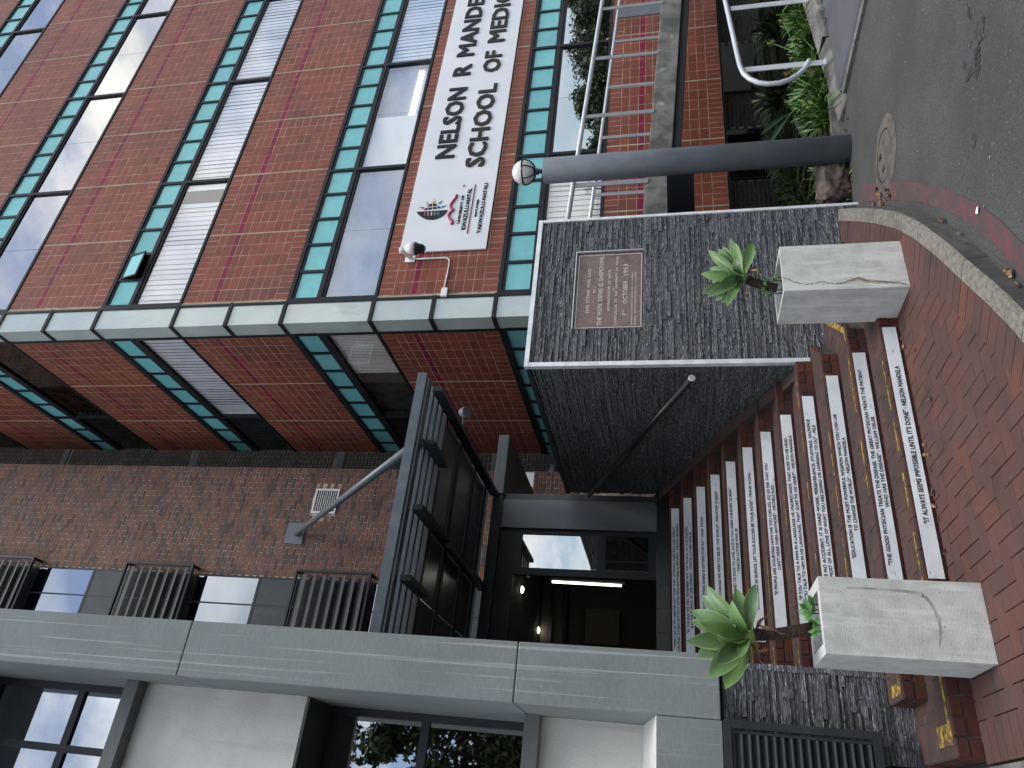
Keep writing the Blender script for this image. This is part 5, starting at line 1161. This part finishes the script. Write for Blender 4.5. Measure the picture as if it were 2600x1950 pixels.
wl = bpy.data.objects.new('white_petal', leafm[1]); col.objects.link(wl); p_ = on_road(2487, 533); wl.location = (p_.x, p_.y, p_.z+.003); wl.scale = (1.1, 1.6, .5); wl.data = leafm[1].copy(); wl.data.materials.clear(); wl.data.materials.append(M_wplast); tag(wl, 'small white scrap lying on the worn red road line', 'litter')
for i, (x_, y_) in enumerate([(1880+95, 30), (1985+98, 20), (2088, 55), (2094, 75), (2098, 60), (2080, 25)]):
    o = bpy.data.objects.new('dry_leaf', leafm[i % 4]); col.objects.link(o); p_ = at_z(x_, y_, -1.955); o.location = (min(p_.x, 9.3), 6.12, -1.95); o.rotation_euler = (0, 0, rnd.uniform(0, 6)); tag(o, 'orange dry leaf caught along the foot of the ramp kerb', 'leaf', 'dry leaves on the ramp')
# pale chips and grit on the asphalt: nobody could count them
m_ = MB(); rs = random.Random(5)
for i in range(170):
    x_, y_ = rs.uniform(2170, 2600), rs.uniform(0, 560); p_ = on_road(x_, y_)
    if p_.x > 7.2 or inside_kerb(p_.x, p_.y, 0) and p_.x < 5.7: continue
    s_ = rs.uniform(.002, .006)*(1 if rs.random() < .95 else 2.2); q = rs.uniform(0, 3.1); c_, n_ = math.cos(q)*s_, math.sin(q)*s_; z = road_z(p_.x, p_.y)+.004
    m_.poly([(p_.x-c_, p_.y-n_, z), (p_.x+n_*.6, p_.y-c_*.6, z+s_*.4), (p_.x+c_, p_.y+n_, z), (p_.x-n_*.6, p_.y+c_*.6, z+s_*.4)])
g_ = m_.obj('grit', flat('pale_grit', (.42, .41, .38), 1)); tag(g_, kind='stuff')

# ================================================================== TREES ACROSS THE ROAD (seen mirrored in the glass)
def tree(x, y, h, cr, lab_, seed, bare=False):
    r_ = random.Random(seed); gz = road_z(x, y); t = thing('street_tree', lab_, 'tree', (x, y, gz), 'trees across the road'); m_ = MB()
    m_.tube([(x, y, gz), (x+.1, y, gz+h*.3), (x+.2, y+.1, gz+h*.62)], [.28, .2, .12], 8); ends = []
    for k_ in range(9):
        q = r_.uniform(0, 6.28); b_ = Vector((x+.12, y, gz+h*r_.uniform(.32, .6))); e_ = b_+Vector((math.cos(q)*cr*.7, math.sin(q)*cr*.7, h*r_.uniform(.15, .38))); m_.tube([b_, b_.lerp(e_, .5)+Vector((0, 0, .2)), e_], [.09, .05, .02], 6); ends.append(e_)
    m_.obj('trunk', M_bark, t); m_ = MB(); cl = [e_+Vector((r_.gauss(0, .5), r_.gauss(0, .5), r_.gauss(0, .4))) for e_ in ends for _ in range(6)] + [Vector((x+r_.gauss(0, cr*.45), y+r_.gauss(0, cr*.4), gz+h*r_.uniform(.35, .85))) for _ in range(22)]
    for c_ in cl:
        R_ = r_.uniform(.45, .95)
        for _ in range(150):
            d_ = Vector((r_.gauss(0, 1), r_.gauss(0, 1), r_.gauss(0, 1))).normalized()*R_*r_.uniform(.5, 1); p_ = c_+d_; a_ = Vector((r_.gauss(0, 1), r_.gauss(0, 1), r_.gauss(0, 1))).normalized()*.15; b_ = a_.cross(Vector((r_.gauss(0, 1), r_.gauss(0, 1), 1))).normalized()*.06
            m_.poly([p_-a_, p_+b_, p_+a_, p_-b_])
    m_.obj('crown', M_treeleaf, t)
for i, (x, y, h, c_, lb_) in enumerate(((29, -9, 6.5, 2.6, 'round tree across the road, nearest the red tower'), (35, -10, 7.6, 3.2, 'second tree across the road, beyond the round one'), (42, -11, 8.6, 3.6, 'middle tree of the row across the road'), (50, -12, 9.6, 3.8, 'fourth tree of the row across the road'), (59, -13, 11, 4.2, 'farthest and tallest tree of the row across the road'),
        (.9, -7.6, 10.4, 2.6, 'leafy tree behind the camera, facing the grey building'), (-1.8, -8.2, 9.5, 2.8, 'second leafy tree behind the camera, further left'), (2.9, -9.5, 8.0, 2.6, 'shorter leafy tree behind the camera, further right'))):
    tree(x, y, h, c_, lb_, i+20)
